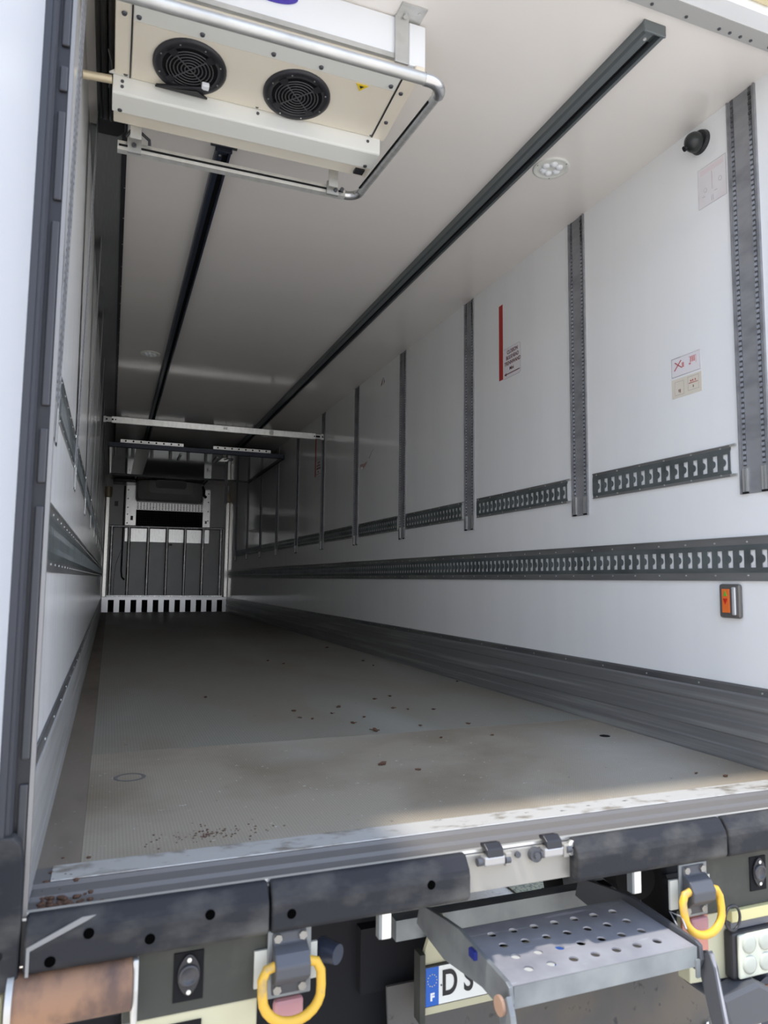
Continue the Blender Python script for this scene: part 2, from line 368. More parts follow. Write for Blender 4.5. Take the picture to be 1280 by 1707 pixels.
# ================================================================== WALL POSTS
def make_post():
    """post against the right wall, local frame: Y across (near edge 0 .. 0.138), X from wall"""
    root = bpy.data.objects.new('lashing_post', None); COL.objects.link(root); root.location = (W, 0, 1.04)
    z0, z1 = 1.04, H-.004
    pl = MB().box(W-.004, W+.0, 0, .138, z0, z1)
    for (a, b) in ((0, .006), (.132, .138)): pl.box(W-.010, W-.004, a, b, z0, z1)
    return_parts = None
    for a in (.018, .106):
        pl.use(slotm).box(W-.0055, W-.0035, a, a+.014, z0+.11, z1)
        z = z0+.115; k = 0
        pl.use(toothm)
        while z < z1-.02:
            o = .002 if k % 2 else 0
            pl.box(W-.0095, W-.005, a+o, a+o+.011, z, z+.012)
            z += .021; k += 1
    pl.build('profile', postm, root, split=False)
    st = MB()
    for a in (.013, .028, .101, .116): st.box(W-.011, W-.004, a, a+.007, z0+.008, z0+.10)
    st.build('end_guide', rivetm, root)
    MB().box(W-.012, W-.004, .012, .036, z0+.001, z0+.008).box(W-.012, W-.004, .10, .124, z0+.001, z0+.008).build('end_stop', darkslot, root)
    return root
near = [.281, 1.384, 2.640, 3.868, 5.110, 6.352, 7.594, 8.836, 10.078, 11.32, 12.562]
ords = ['first', 'second', 'third', 'fourth', 'fifth', 'sixth', 'seventh', 'eighth', 'ninth', 'tenth', 'eleventh']
post0 = make_post()
rest = ['running out of the right edge of the picture', 'between the pictogram stickers and the red strip', 'just beyond the nearer red strip sticker', 'with a small dark scratch beside it near the ceiling',
        'with pink scuffs on it', 'that the aluminium cross bar hooks into', 'under the edge of the hoisted bulkhead', 'behind the front edge of the hoisted bulkhead',
        'dark and narrow under the hoisted bulkhead', 'dark and close to the front wall', 'nearest the front corner column']
for i, y in enumerate(near):
    p = post0 if i == 0 else copy_tree(post0)
    p.location = (W, y, 1.04)
    tag(p, 'grey slotted post on the right wall, %s counted from the rear door' % ords[i], 'wall post', 'slotted posts on the right wall')
    q = copy_tree(post0); q.scale = (.2, 1, 1); q.location = (LX(1.04), y+.138, 1.04); q.rotation_euler = (0, -.0112, PI)
    tag(q, 'grey slotted post on the left wall, seen edge-on, %s from the rear door' % ords[i], 'wall post', 'slotted posts on the left wall')

# ================================================================== SLOTTED RAILS
def make_rail(name, y0, y1, z0, z1, s0, s1, lip, pitch=.0535, phase=0.0, slot=.024, endcap=True):
    """rail on the right wall from y0 to y1, slots between heights s0..s1"""
    root = bpy.data.objects.new(name, None); COL.objects.link(root); root.location = (W, y0, z0)
    fl_ = MB().box(W-.004, W, y0, y1, z0, z0+lip).box(W-.004, W, y0, y1, z1-lip, z1)
    fl_.box(W-.0075, W-.004, y0, y1, z0, z0+.006).box(W-.0075, W-.004, y0, y1, z1-.006, z1)
    wb = MB()
    x0, x1 = W-.0070, W-.0056
    wb.prism([(W-.0045, z0+lip-.004), (x0, z0+lip+.010), (x0, s0), (x1, s0), (x1, z0+lip+.012), (W, z0+lip)], 'Y', y0, y1)
    wb.prism([(W-.0045, z1-lip+.004), (x0, z1-lip-.010), (x0, s1), (x1, s1), (x1, z1-lip-.012), (W, z1-lip)], 'Y', y0, y1)
    y = y0 + phase; prev = y0; zc = (s0+s1)/2; hh = (s1-s0)
    while y + slot < y1 - .004:
        if y > prev: wb.box(x0, x1, prev, y, s0, s1)
        # rounded tongue reaching into each slot from its far side
        pts = [(y+slot, zc-hh*.24)] + [(y+slot-.011*math.sin(PI*k/6), zc-hh*.22*math.cos(PI*k/6)) for k in range(7)] + [(y+slot, zc+hh*.24)]
        wb.prism(pts, 'X', x0+.001, x1+.004)
        prev = y+slot; y += pitch
    if prev < y1: wb.box(x0, x1, prev, y1, s0, s1)
    wb.build('slotted_web', railm, root, split=False)
    fl_.use(rivetm); y = y0+.05
    while y < y1:
        for zz in (z0+lip*.6, z1-lip*.6): fl_.cyl((W-.004, y, zz), (-1,0,0), .0035, .003, 8)
        y += .16
    fl_.build('flange', railLipm, root, split=False)
    return root
lr = make_rail('lashing_rail', .03, L-.07, .70, .874, .752, .82, .036, phase=.01)
tag(lr, 'long galvanised slotted rail along the right wall at waist height', 'lashing rail')
lc = copy_tree(lr); lc.scale = (.6, 1, 1); lc.location = (LX(.874), L-.04, .70); lc.rotation_euler = (0,0,PI)
tag(lc, 'long bluish slotted rail along the left wall at waist height', 'lashing rail')
sw = ['nearest the rear door', 'below the nearer red strip sticker', 'third from the rear door', 'fourth from the rear door', 'fifth from the rear door, beside the pink scuffs', 'sixth from the rear door', 'seventh from the rear door',
      'eighth from the rear door', 'ninth from the rear door', 'tenth from the rear door, by the front wall']
seg0 = None
for i in range(10):
    a = near[i]+.138+.045; b = near[i+1]-.04
    if i == 9: pass
    a = max(a, .464) if i == 0 else a
    if seg0 is None or abs((b-a)-seglen) > .03:
        s = make_rail('short_lashing_rail', a, b, 1.118, 1.248, 1.146, 1.212, .016, phase=.012)
        MB().box(W-.012, W-.003, a-.03, a-.002, 1.118, 1.127).box(W-.012, W-.003, a-.03, a-.002, 1.239, 1.248).build('end_lug', rivetm, s)
        seglen = b-a; seg0 = s; ga = a
    else:
        s = copy_tree(seg0); s.location = (W, a, 1.118)
    tag(s, 'short galvanised slotted rail between right-wall posts, %s counted from the rear door' % ords[i], 'lashing rail', 'short rails on the right wall')
    q = copy_tree(seg0); q.scale = (.5, 1, 1); q.location = (LX(1.118), b, 1.118); q.rotation_euler = (0,0,PI)
    tag(q, 'short dark slotted rail on the left wall, %s from the rear door' % ords[i], 'lashing rail', 'short rails on the left wall')

# ================================================================== STICKERS ON THE RIGHT WALL
def bulkhead_sign(y, z0, where):
    """red strip with lettering card to its rear side; y = far edge of strip"""
    t = thing('bulkhead_sticker', 'red vertical strip with lettered CLOISON BULKHEAD TRENNWAND card, %s' % where, 'sticker', (W, y, z0), 'bulkhead position stickers')
    MB().box(W-.0012, W, y-.048, y, z0, z0+.502).build('strip', redm, t)
    cy0, cy1, cz0, cz1 = y-.262, y-.060, z0-.006, z0+.190
    c = MB(); r = .02; pts = [(cy1, cz0), (cy1, cz1)]
    for k in range(5): a = PI/2*k/4; pts.append((cy0+r-r*math.sin(a), cz1-r+r*math.cos(a)))
    for k in range(5): a = PI/2*k/4; pts.append((cy0+r-r*math.cos(a), cz0+r-r*math.sin(a)))
    c.prism(pts, 'X', W-.0008, W).build('card', stickm, t)
    path = [(W-.001, p[0], p[1]) for p in pts]
    MB().tube(path[:1]+path[-1:0:-1], .0011, 6).build('card_outline', inkf, t)
    m = (cy0+cy1)/2 + .002
    for k, (s, sz) in enumerate((('CLOISON', .034), ('BULKHEAD', .034), ('TRENNWAND', .034))):
        text('lettering', s, sz, (W-.001, m-.006, cz1-.030-.036*k), FACE_X, inkm, t, sx=.88, bold=.0007)
    text('lettering', 'Mini', .030, (W-.001, m+.004, cz1-.140), FACE_X, inkm, t, bold=.0006)
    MB().box(W-.0016, W-.0006, cy0+.012, cy1-.03, cz0+.023, cz0+.029).prism([(cy1-.006, cz0+.026), (cy1-.032, cz0+.015), (cy1-.032, cz0+.037)], 'X', W-.0016, W-.0006).build('arrow', inkm, t)
    return t
bulkhead_sign(2.297, 1.989, 'near one, beyond the second post')
bulkhead_sign(6.80, 1.95, 'far one, behind the cross bar end')
t = thing('pictogram_sticker', 'pale rectangular sticker with a red cross pictogram, upper of two beside the first post', 'sticker', (W, .69, 1.604))
MB().box(W-.001, W, .607, .773, 1.604, 1.688).build('backing', stickm, t)
MB().tube([(W-.0015, .607, 1.604), (W-.0015, .773, 1.604), (W-.0015, .773, 1.688), (W-.0015, .607, 1.688)], .0009, 5, closed=True).build('outline', inkf, t)
MB().tube([(W-.002, .756, 1.632), (W-.002, .716, 1.672)], .0018, 6).tube([(W-.002, .752, 1.668), (W-.002, .712, 1.638)], .0018, 6).build('cross', redm, t)
b_ = MB()
for a in (0, .010, .020): b_.box(W-.0016, W-.0006, .637+a, .644+a, 1.648, 1.672)
b_.box(W-.0016, W-.0006, .632, .672, 1.672, 1.6735).box(W-.0016, W-.0006, .630, .632, 1.64, 1.6735).box(W-.0016, W-.0006, .66, .672, 1.638, 1.646)
b_.box(W-.0016, W-.0006, .70, .712, 1.638, 1.66).build('pictogram', inkr, t)
t = thing('pictogram_sticker', 'yellowed rectangular sticker with two small boxed drawings, lower of two beside the first post', 'sticker', (W, .69, 1.507))
MB().box(W-.001, W, .603, .776, 1.507, 1.593).build('backing', sticky, t)
b_ = MB()
def frame_x(mb, y0, y1, z0, z1, tk=.0012):
    mb.box(W-.0016, W-.0006, y0, y1, z0, z0+tk).box(W-.0016, W-.0006, y0, y1, z1-tk, z1).box(W-.0016, W-.0006, y0, y0+tk, z0, z1).box(W-.0016, W-.0006, y1-tk, y1, z0, z1)
frame_x(b_, .703, .757, 1.519, 1.580); frame_x(b_, .618, .680, 1.524, 1.585); b_.build('printed_box', inkf, t)
MB().box(W-.0018, W-.0006, .724, .728, 1.528, 1.544).box(W-.0018, W-.0006, .732, .735, 1.532, 1.544).box(W-.0018, W-.0006, .648, .652, 1.534, 1.544).build('printed_mark', inkm, t)
MB().box(W-.0018, W-.0006, .624, .676, 1.5545, 1.557).box(W-.0018, W-.0006, .636, .640, 1.562, 1.570).box(W-.0018, W-.0006, .650, .655, 1.562, 1.570).box(W-.0018, W-.0006, .66, .666, 1.562, 1.568).build('red_mark', redm, t)
t = thing('faded_sticker', 'almost invisible faded sticker under the black dome camera', 'sticker', (W, .51, 2.30))
MB().box(W-.0008, W, .436, .587, 2.30, 2.478).build('backing', fadem, t)
MB().box(W-.0014, W-.0006, .45, .575, 2.445, 2.468).build('heading', mat('faded_pink', (0.76, .67, .67), .5), t)
b_ = MB()
for (yy, zz_) in ((.548, 2.372), (.468, 2.385)): b_.tube([(W-.0012, yy+.008*math.cos(a*PI/6), zz_+.010*math.sin(a*PI/6)) for a in range(12)], .0008, 5, closed=True)
b_.box(W-.0014, W-.0006, .51, .512, 2.36, 2.44).box(W-.0014, W-.0006, .55, .565, 2.345, 2.347).box(W-.0014, W-.0006, .484, .5, 2.345, 2.347).box(W-.0014, W-.0006, .506, .508, 2.31, 2.335).box(W-.0014, W-.0006, .514, .516, 2.31, 2.335)
frame_x(b_, .436, .587, 2.30, 2.478, .0009); b_.build('line_drawing', inkf, t)
# scuffs
sc = MB().prism([(4.50, 2.515), (4.47, 2.56), (4.44, 2.59), (4.452, 2.56), (4.462, 2.53)], 'X', W-.0006, W+.0004)
sc.prism([(4.43, 2.59), (4.40, 2.54), (4.43, 2.51), (4.42, 2.54)], 'X', W-.0006, W+.0004)
tag(sc.build('scratch_mark', inkm), 'small dark scratch high on the right wall near the fourth post', 'scratch')
t = thing('scuff_mark', 'pinkish torn tape scuff on the right wall beside the fifth post', 'scuff', (W, 4.9, 1.80))
MB().prism([(5.08, 1.81), (4.98, 1.79), (4.88, 1.83), (4.86, 1.86), (4.95, 1.845), (5.02, 1.85), (5.08, 1.85)], 'X', W-.001, W+.0004).build('tape', mat('pink_tape', (.50, .33, .31), .5), t)
MB().prism([(5.06, 1.80), (4.99, 1.795), (4.99, 1.815), (5.05, 1.825)], 'X', W-.003, W-.001).build('torn_flake', whitelet, t)
MB().prism([(4.82, 1.88), (4.72, 1.94), (4.66, 1.955), (4.72, 1.93), (4.80, 1.87)], 'X', W-.0006, W+.0004).build('streak', inkf, t)

# control plate with orange face
t = thing('lift_control_box', 'small grey control box with orange face and red and green arrows on the right wall', 'control box', (W, .482, .555))
MB().box(W-.022, W, .430, .533, .553, .688).build('housing', mat('grey_control_housing', (.14, .13, .12), .4, .3), t, bev=.012, seg=3)
MB().box(W-.026, W-.021, .476, .513, .574, .668).build('face_plate', orangem, t, bev=.002)
MB().prism([(.486, .640), (.503, .640), (.4945, .662)], 'X', W-.028, W-.0255).build('up_arrow', greenm, t)
MB().prism([(.484, .630), (.505, .630), (.4945, .606)], 'X', W-.028, W-.0255).build('down_arrow', mat('red_arrow', (.55, .02, .01), .5), t)
MB().box(W-.030, W-.021, .445, .462, .566, .676).build('hinge_strip', mat('pale_metal', (.7, .7, .7), .35, .5), t, bev=.004)

# dome camera
t = thing('dome_camera', 'black dome camera high on the right wall near the rear door', 'camera', (W, .565, 2.60))
MB().cyl((W, .565, 2.60), (-1,0,0), .052, .018, 28, .048).build('mounting_ring', blackp, t)
MB().ball((W-.036, .565, 2.592), .043, 12, (1.05, .95, 1)).build('dome', mat('smoked_black_dome', (.02, .022, .022), .3), t)
MB().cyl((W-.066, .582, 2.570), (-.75, .35, -.55), .012, .012, 16).build('lens', blackg, t)

# ================================================================== CEILING FITTINGS
def ceil_rail(y0, xc, w_, label, m):
    t = thing('ceiling_rail', label, 'ceiling rail', (xc, y0, H-.042))
    a, b = xc-w_/2, xc+w_/2
    MB().prism([(a, H), (a, H-.036), (a+w_*.12, H-.042), (a+w_*.46, H-.042), (a+w_*.46, H-.018), (b-w_*.16, H-.018), (b-w_*.16, H-.042), (b, H-.042), (b, H)], 'Y', y0, L-.1).build('profile', m, t)
    MB().box(a+w_*.47, b-w_*.17, y0+.06, L-.12, H-.0195, H-.0182).build('slot_lining', darkslot, t)
    MB().box(a-.004, b+.004, y0-.006, y0+.002, H-.044, H).build('end_cap', m, t, bev=.002)
    MB().cyl((a+w_*.3, y0+.03, H-.042), (0,0,-1), .006, .003, 10).build('end_screw', rivetm, t)
    return t
ceil_rail(.19, 1.875, .088, 'dark grey slotted rail on the ceiling, the longer right-hand one', crail)
t = ceil_rail(1.485, .545, .068, 'near-black slotted rail on the ceiling starting behind the cooling unit', navym)
MB().box(.485, .605, 1.46, 1.49, H-.02, H-.001).build('mounting_foot', brk, t)
def led(x, y, label):
    t = thing('ceiling_light', label, 'ceiling light', (x, y, H-.008), 'round ceiling lights')
    MB().lathe((x, y, H), (0,0,-1), [(.088, 0), (.088, .004), (.083, .007), (.074, .007), (.070, .004), (.066, .003), (.001, .003)], 40).build('flange', lipm, t)
    for k in range(6):
        a = 2*PI*k/6+.3
        MB().lathe((x+.038*math.cos(a), y+.038*math.sin(a), H), (0,0,-1), [(.019, .003), (.0175, .009), (.012, .014), (.005, .016), (.0005, .0162)], 16).build('lens', whitem, t)
    s = MB()
    for k in range(3):
        a = 2*PI*k/3+1.1; s.cyl((x+.078*math.cos(a), y+.078*math.sin(a), H-.006), (0,0,-1), .003, .002, 8)
    s.build('screw', brk, t)
led(2.05, 1.09, 'round white ceiling light with six lenses beside the right ceiling rail')
led(.39, 4.87, 'round white ceiling light left of the left ceiling rail, halfway in')
led(2.10, 8.05, 'round white ceiling light above the hoisted bulkhead, dim and far away')
t = thing('ceiling_duct_cover', 'long dark grey cover strip on the ceiling along the left wall', 'cover strip', (.06, 1.56, H-.012))
MB().box(-.028, .105, 1.55, L-.6, H-.010, H).build('strip', greyst, t)
MB().box(.105, .128, 1.2, L-.6, H-.014, H).build('edge_seal', blackp, t)
rv = MB()
for k in range(30): rv.cyl((.124, 1.7+.33*k, H-.014), (0,0,-1), .003, .002, 8)
rv.build('rivet', rivetm, t)

# hose bundle between cooling unit and left wall
t = thing('hose_bundle', 'black ribbed hose bundle between the cooling unit and the left wall', 'hoses', (.05, .7, H-.09))
MB().prism([(.006, .15), (.074, .15), (.074, 1.105), (.118, 1.105), (.118, 1.50), (.09, 1.545), (.006, 1.545)], 'Z', H-.045, H-.001).build('tray', blackg, t, bev=.006, seg=3)
for k, (x, r) in enumerate(((.018, .009), (.032, .010), (.038, .010), (.060, .012))):
    MB().tube([(x, .12, H-.055), (x, .7, H-.058), (x+.002, 1.25, H-.055), (x+.002, 1.40, H-.045), (x, 1.48, H-.02)], r, 12).build('hose', blackg, t)
MB().tube([(.05, .95, H-.072), (.062, 1.0, H-.08), (.066, 1.06, H-.082), (.056, 1.13, H-.08), (.052, 1.17, H-.072)], .002, 8).build('cable_tie', mat('grey_tie', (.2, .2, .21), .5), t)
MB().tube([(-.024, .86, 2.43), (.070, .865, 2.44)], .014, 14).build('pipe', brassm)
o = bpy.data.objects['pipe']; tag(o, 'short pale brass-coloured pipe from the left wall to the cooling unit', 'pipe')

# ================================================================== REAR COOLING UNIT
ev = thing('cooling_unit', 'cream ceiling cooling unit with two black fans at the rear of the trailer', 'cooling unit', (.6, .75, 2.38))
X0, X1 = .078, 1.105
# main casing with sloping underside and rounded rear
casp = [(.508, H-.001), (.508, 2.530), (.545, 2.500), (.882, 2.474), (.965, 2.395), (1.045, 2.400), (1.085, 2.43), (1.10, 2.48), (1.10, H-.001)]
MB().prism(casp, 'X', X0, X1-.02).build('casing', creamm, ev, bev=.004)
MB().box(X0+.1, 1.052, .4995, .5085, 2.542, H-.004).build('front_panel', whitem, ev, bev=.002)
MB().box(X0-.02, 1.05, .497, .512, 2.522, 2.541).build('panel_trim', alum, ev)
MB().prism([(.535, 2.4985), (.62, 2.4918), (.62, 2.4945), (.535, 2.5015)], 'X', .135, 1.045).build('front_strip', lipm, ev)
MB().prism([(.622, 2.4915), (.878, 2.4720), (.878, 2.4745), (.622, 2.494)], 'X', .135, 1.045).build('fan_panel', creamm, ev)
MB().prism([(.54, 2.4975), (.88, 2.471), (.88, 2.474), (.54, 2.50)], 'X', .1275, .1325).prism([(.54, 2.4975), (.88, 2.471), (.88, 2.474), (.54, 2.50)], 'X', 1.048, 1.054).build('panel_gap', blackp, ev)
MB().prism([(.505, 2.528), (.54, 2.497), (.885, 2.47), (.885, 2.50), (.52, 2.54)], 'X', 1.054, X1).build('side_panel', creamm, ev)
# drip tray
dt = MB().prism([(.880, 2.474), (.880, 2.4085), (.886, 2.404), (.965, 2.388), (.965, 2.47)], 'X', .073, 1.088).build('drip_tray', lipm, ev, bev=.003)
tb = MB()
for xc, w_ in ((.105, .045), (.59, .035), (1.045, .05)):
    tb.prism([(xc-w_, 2.474), (xc-w_*.5, 2.492), (xc+w_*.5, 2.492), (xc+w_, 2.474)], 'Y', .873, .8815)
tb.build('tray_tab', lipm, ev)
# fixing screws
sc = MB()
def under(x, y): # z on sloping underside
    return 2.500 - (y-.545)*(2.500-2.474)/(.882-.545)
for x, y in ((.105, .60), (.15, .60), (.35, .60), (.59, .60), (.76, .60), (1.025, .60), (1.072, .62), (1.075, .78)):
    sc.cyl((x, y, under(x, y)-.002), (0,0,-1), .009, .006, 12, .007)
for x in (.115, .585, 1.045): sc.cyl((x, .8735, 2.478), (0,-1,0), .008, .005, 12)
for x, z in ((.105, 2.452), (.105, 2.432), (.59, 2.455), (1.035, 2.45)): sc.cyl((x, .881, z), (0,-1,0), .006, .004, 10)
for x in (.10, 1.05): sc.cyl((x, .953, 2.391), (0,0,-1), .008, .004, 12)
sc.build('fixing_screw', brk, ev)
MB().box(1.02, 1.06, .985, 1.02, 2.388, 2.400).build('vent_slot', blackp, ev)
# fans
nrm = Vector((0, -(2.500-2.474)/(.882-.545), -1)).normalized()
def fan(xc, yc, r):
    c = Vector((xc, yc, under(xc, yc)-.0035))
    bz = MB().lathe(c, nrm, [(r, -.002), (r, .006), (r*.94, .011), (r*.76, .011), (r*.74, .004), (r*.74, -.0)], 44).build('fan_bezel', blackp, ev)
    MB().cyl(c+nrm*.0005, nrm, r*.75, .0006, 40).build('fan_well', darkslot, bz)
    gd = MB(); a = nrm.orthogonal().normalized(); a = (Vector((1,0,0)) - nrm*nrm.x).normalized(); b = nrm.cross(a)
    for q in (.14, .24, .34, .44, .54, .63):
        gd.tube([c + nrm*.011 + r*q*(math.cos(2*PI*k/32)*a + math.sin(2*PI*k/32)*b) for k in range(32)], .0018, 6, closed=True)
    for k in range(4):
        t_ = PI/4 + PI/2*k; gd.tube([c+nrm*.011, c+nrm*.011 + r*.72*(math.cos(t_)*a + math.sin(t_)*b)], .0022, 6)
    gd.build('fan_guard', mat('guard_grey', (.075, .075, .08), .35), bz)
    bl = MB()
    for k in range(4):
        t_ = PI/4 + PI/2*k; p = c + nrm*.007 + r*.70*(math.cos(t_)*a + math.sin(t_)*b)
        d = (math.cos(t_)*a + math.sin(t_)*b); e = nrm.cross(d)
        bl.add([p - d*r*.12 - e*r*.09, p + d*r*.1 - e*r*.13, p + d*r*.1 + e*r*.13, p - d*r*.12 + e*r*.09,
                p - d*r*.12 - e*r*.09+nrm*.006, p + d*r*.1 - e*r*.13+nrm*.006, p + d*r*.1 + e*r*.13+nrm*.006, p - d*r*.12 + e*r*.09+nrm*.006],
               [(0,1,2,3), (4,5,6,7), (0,1,5,4), (1,2,6,5), (2,3,7,6), (3,0,4,7)])
    bl.build('guard_clip', blackp, bz)
    ss = MB()
    for k in range(8):
        t_ = PI/8+PI/4*k; ss.cyl(c + nrm*.0105 + r*.86*(math.cos(t_)*a + math.sin(t_)*b), nrm, .0028, .002, 8)
    ss.build('bezel_screw', rivetm, bz)
fan(.326, .755, .126); fan(.711, .757, .124)
MB().prism([(.215, .868), (.36, .84), (.40, .872)], 'Z', 2.455, 2.463).build('rubber_flap', blackg, ev)
MB().tube([(.22, .862, 2.458), (.29, .835, 2.452), (.36, .815, 2.452), (.38, .81, 2.454)], .006, 10).build('fan_cable', blackg, ev)
MB().box(.372, .398, .79, .815, 2.448, 2.465).build('cable_plug', whitelet, ev, bev=.003)
MB().prism([(.900, .625), (.946, .625), (.923, .66)], 'Z', under(0, .64)-.0055, under(0, .64)-.003).build('warning_triangle', warnm, ev)
MB().prism([(.914, .632), (.932, .632), (.923, .646)], 'Z', under(0, .64)-.0062, under(0, .64)-.005).build('warning_symbol', blacklet, ev)
# oval badge on the front panel
bd = MB().add([(.560+.088*math.cos(2*PI*k/40), y, 2.632+.036*math.sin(2*PI*k/40)) for y in (.4985, .4945) for k in range(40)],
              [tuple(range(40)), tuple(range(40, 80))] + [(k, (k+1) % 40, 40+(k+1) % 40, 40+k) for k in range(40)]).build('oval_badge', badgem, ev)
text('lettering', 'Carrier', .044, (.560, .4942, 2.632), FACE_Y, badget, bd, sx=1.0, ital=.25, bold=.0005)
# hanger strap and end box
MB().box(.997, 1.048, .488, .497, 2.505, H-.002).build('hanger_strap', alum, ev, bev=.001)
MB().box(1.000, 1.095, .43, .505, H-.007, H-.001).cyl((1.03, .475, H-.007), (0,0,-1), .010, .008, 6).cyl((1.075, .455, H-.007), (0,0,-1), .006, .003, 12).build('hanger_foot', alum, ev)
MB().box(1.052, 1.116, .495, .62, 2.512, H-.012).build('end_box', whitem, ev, bev=.004)
MB().box(1.075, 1.112, .487, .52, 2.488, 2.512).build('end_clip', creamm, ev, bev=.004)
MB().box(.935, .975, 1.085, 1.090, 2.352, 2.45).box(.140, .180, 1.05, 1.055, 2.352, 2.46).build('rear_hanger', alum, ev)

# pipe guard around the unit
pg = thing('guard_rail', 'bent aluminium tube guard looping around the ceiling cooling unit', 'guard rail', (.6, .8, 2.33))
zg = 2.36
MB().tube([(.02, .358, zg), (.5, .356, zg), (1.06, .356, zg)], .0195, 20).build('front_tube', alum, pg)
el = []
for k in range(9):
    a = -PI/2 + (PI/2)*k/8; el.append((1.068+.058*math.cos(a), .414+.058*math.sin(a), zg))
MB().tube([(1.05, .356, zg)] + el, .0215, 20).build('elbow', mat('polished_elbow', (.6, .6, .6), .22, .85), pg)
MB().tube([(1.126, .41, zg), (1.082, 1.09, zg)], .0165, 16).build('side_tube', alum, pg)
MB().tube([(1.106, .45, zg-.005), (1.063, 1.06, zg-.005)], .004, 8).build('side_groove', darkslot, pg)
el = []
for k in range(9):
    a = (PI/2)*k/8; el.append((1.030+.050*math.cos(a), 1.095+.050*math.sin(a), zg))
MB().tube(el + [(.99, 1.145, zg)], .0185, 16).build('elbow', bpy.data.materials['polished_elbow'], pg)
rt = MB().prism([(1.125, zg-.018), (1.145, zg-.024), (1.165, zg-.012), (1.165, zg+.018), (1.125, zg+.018)], 'X', .095, 1.02)
rt.build('rear_tube', alu_b, pg)
MB().box(.10, 1.01, 1.1215, 1.1255, zg-.004, zg+.003).build('rear_groove', darkslot, pg)
MB().box(.935, .985, 1.112, 1.1245, zg-.028, zg+.03).box(.132, .182, 1.112, 1.1245, zg-.028, zg+.03).build('clamp_plate', alum, pg)
bt = MB()
for x, z in ((.972, zg-.008), (1.0, zg), (.155, zg)): bt.cyl((x, 1.112, z), (0,-1,0), .009, .008, 8)
bt.build('clamp_bolt', brk, pg)
MB().tube([(.125, 1.10, zg+.022), (.14, 1.085, zg+.040), (.175, 1.085, zg+.044), (.21, 1.095, zg+.024), (.212, 1.10, zg+.006)], .006, 10).build('cable_tie', blackp, pg)

# ================================================================== CROSS BAR
cb = thing('cargo_bar', 'aluminium cross bar spanning wall to wall below the ceiling', 'cargo bar', (W/2, 6.40, 2.335))
MB().box(.085, W-.115, 6.375, 6.405, 2.342, 2.412).build('beam', alu_b, cb, bev=.003)
MB().box(.03, .10, 6.383, 6.397, 2.350, 2.404).box(.002, .03, 6.386, 6.394, 2.344, 2.41).build('end_fitting', alum, cb)
MB().box(W-.12, W-.045, 6.383, 6.397, 2.350, 2.404).box(W-.05, W-.012, 6.380, 6.396, 2.342, 2.414).build('end_fitting', alum, cb)
h = MB()
for x, r in ((.095, .010), (.125, .007), (.035, .010), (W-.13, .008), (W-.03, .010)): h.cyl((x, 6.3755 if x < W-.12 and x > .09 else 6.379, 2.377), (0,-1,0), r, .003, 12)
h.build('hole', darkslot, cb)
MB().box(W-.11, W-.06, 6.381, 6.384, 2.366, 2.39).build('latch_slot', darkslot, cb)
MB().prism([(1.80, 2.350), (1.785, 2.380), (1.80, 2.404), (1.835, 2.404), (1.845, 2.38), (1.835, 2.350)], 'Y', 6.366, 6.376).build('release_knob', mat('pale_knob', (.8, .8, .76), .3), cb, bev=.003)
MB().box(1.27, 1.278, 6.3735, 6.3755, 2.37, 2.39).box(1.285, 1.293, 6.3735, 6.3755, 2.37, 2.39).box(1.30, 1.308, 6.3735, 6.3755, 2.37, 2.39).box(1.265, 1.313, 6.3735, 6.3755, 2.395, 2.398).build('stamp', brk, cb)

# ================================================================== HOISTED BULKHEAD
bh = thing('hoisted_partition', 'dark glossy bulkhead hoisted flat under the ceiling beyond the cross bar', 'bulkhead', (1.23, 9.7, 2.43))
MB().box(.06, 2.395, 8.36, 11.12, 2.435, 2.475).build('panel', undm, bh)
MB().prism([(8.335, 2.425), (8.335, 2.48), (8.345, 2.487), (8.37, 2.487), (8.37, 2.425), (8.352, 2.418)], 'X', .045, 2.405).build('front_profile', navym, bh)
MB().box(2.39, 2.425, 8.34, 11.12, 2.41, 2.487).build('side_seal', blackp, bh, bev=.006)
MB().box(.04, .062, 8.34, 11.12, 2.42, 2.487).build('side_seal', blackp, bh, bev=.006)
MB().box(.06, 2.40, 11.10, 11.15, 2.42, 2.49).build('rear_seal', blackp, bh)
for (a, b) in ((.195, 1.01), (1.41, 2.22)):
    s = MB().box(a, b, 8.342, 8.346, 2.488, 2.530).build('perforated_strip', alu_b, bh)
    hh = MB()
    for k in range(8): hh.cyl((a+.065+k*(b-a-.13)/7, 8.342, 2.511), (0,-1,0), .012, .0015, 12)
    hh.build('hole', darkslot, s)
MB().box(.99, 1.02, 8.66, 9.15, 2.418, 2.434).build('underside_strip', alum, bh, bev=.004)  # two plain aluminium strips along the underside
MB().box(1.50, 1.53, 8.66, 9.15, 2.418, 2.434).build('underside_strip', alum, bh, bev=.004)
MB().box(.40, .58, 8.38, 11.0, 2.431, 2.4345).build('painted_reflection', mat('pale_band', (.34, .34, .30), .3), bh)  # pale strip paints the front frame's reflection onto the glossy underside
st = thing('ratchet_strap', 'black webbing strap hanging from a silver buckle under the hoisted bulkhead', 'strap', (1.65, 8.6, 1.75))
MB().tube([(1.640, 8.62, 2.38), (1.648, 8.62, 2.1), (1.655, 8.62, 1.755)], .004, 6).box(1.62, 1.662, 8.612, 8.618, 2.06, 2.39).box(1.628, 1.668, 8.612, 8.618, 1.755, 2.06).build('webbing', blackp, st)
MB().prism([(1.52, 2.36), (1.68, 2.366), (1.66, 2.416), (1.58, 2.414)], 'Y', 8.60, 8.64).build('buckle_plate', alu_b, st, bev=.003)
MB().tube([(1.60, 8.6, 2.39), (1.66, 8.58, 2.408), (1.73, 8.58, 2.406), (1.72, 8.58, 2.39), (1.66, 8.58, 2.38), (1.65, 8.6, 2.36)], .008, 8).build('ratchet_handle', brk, st)

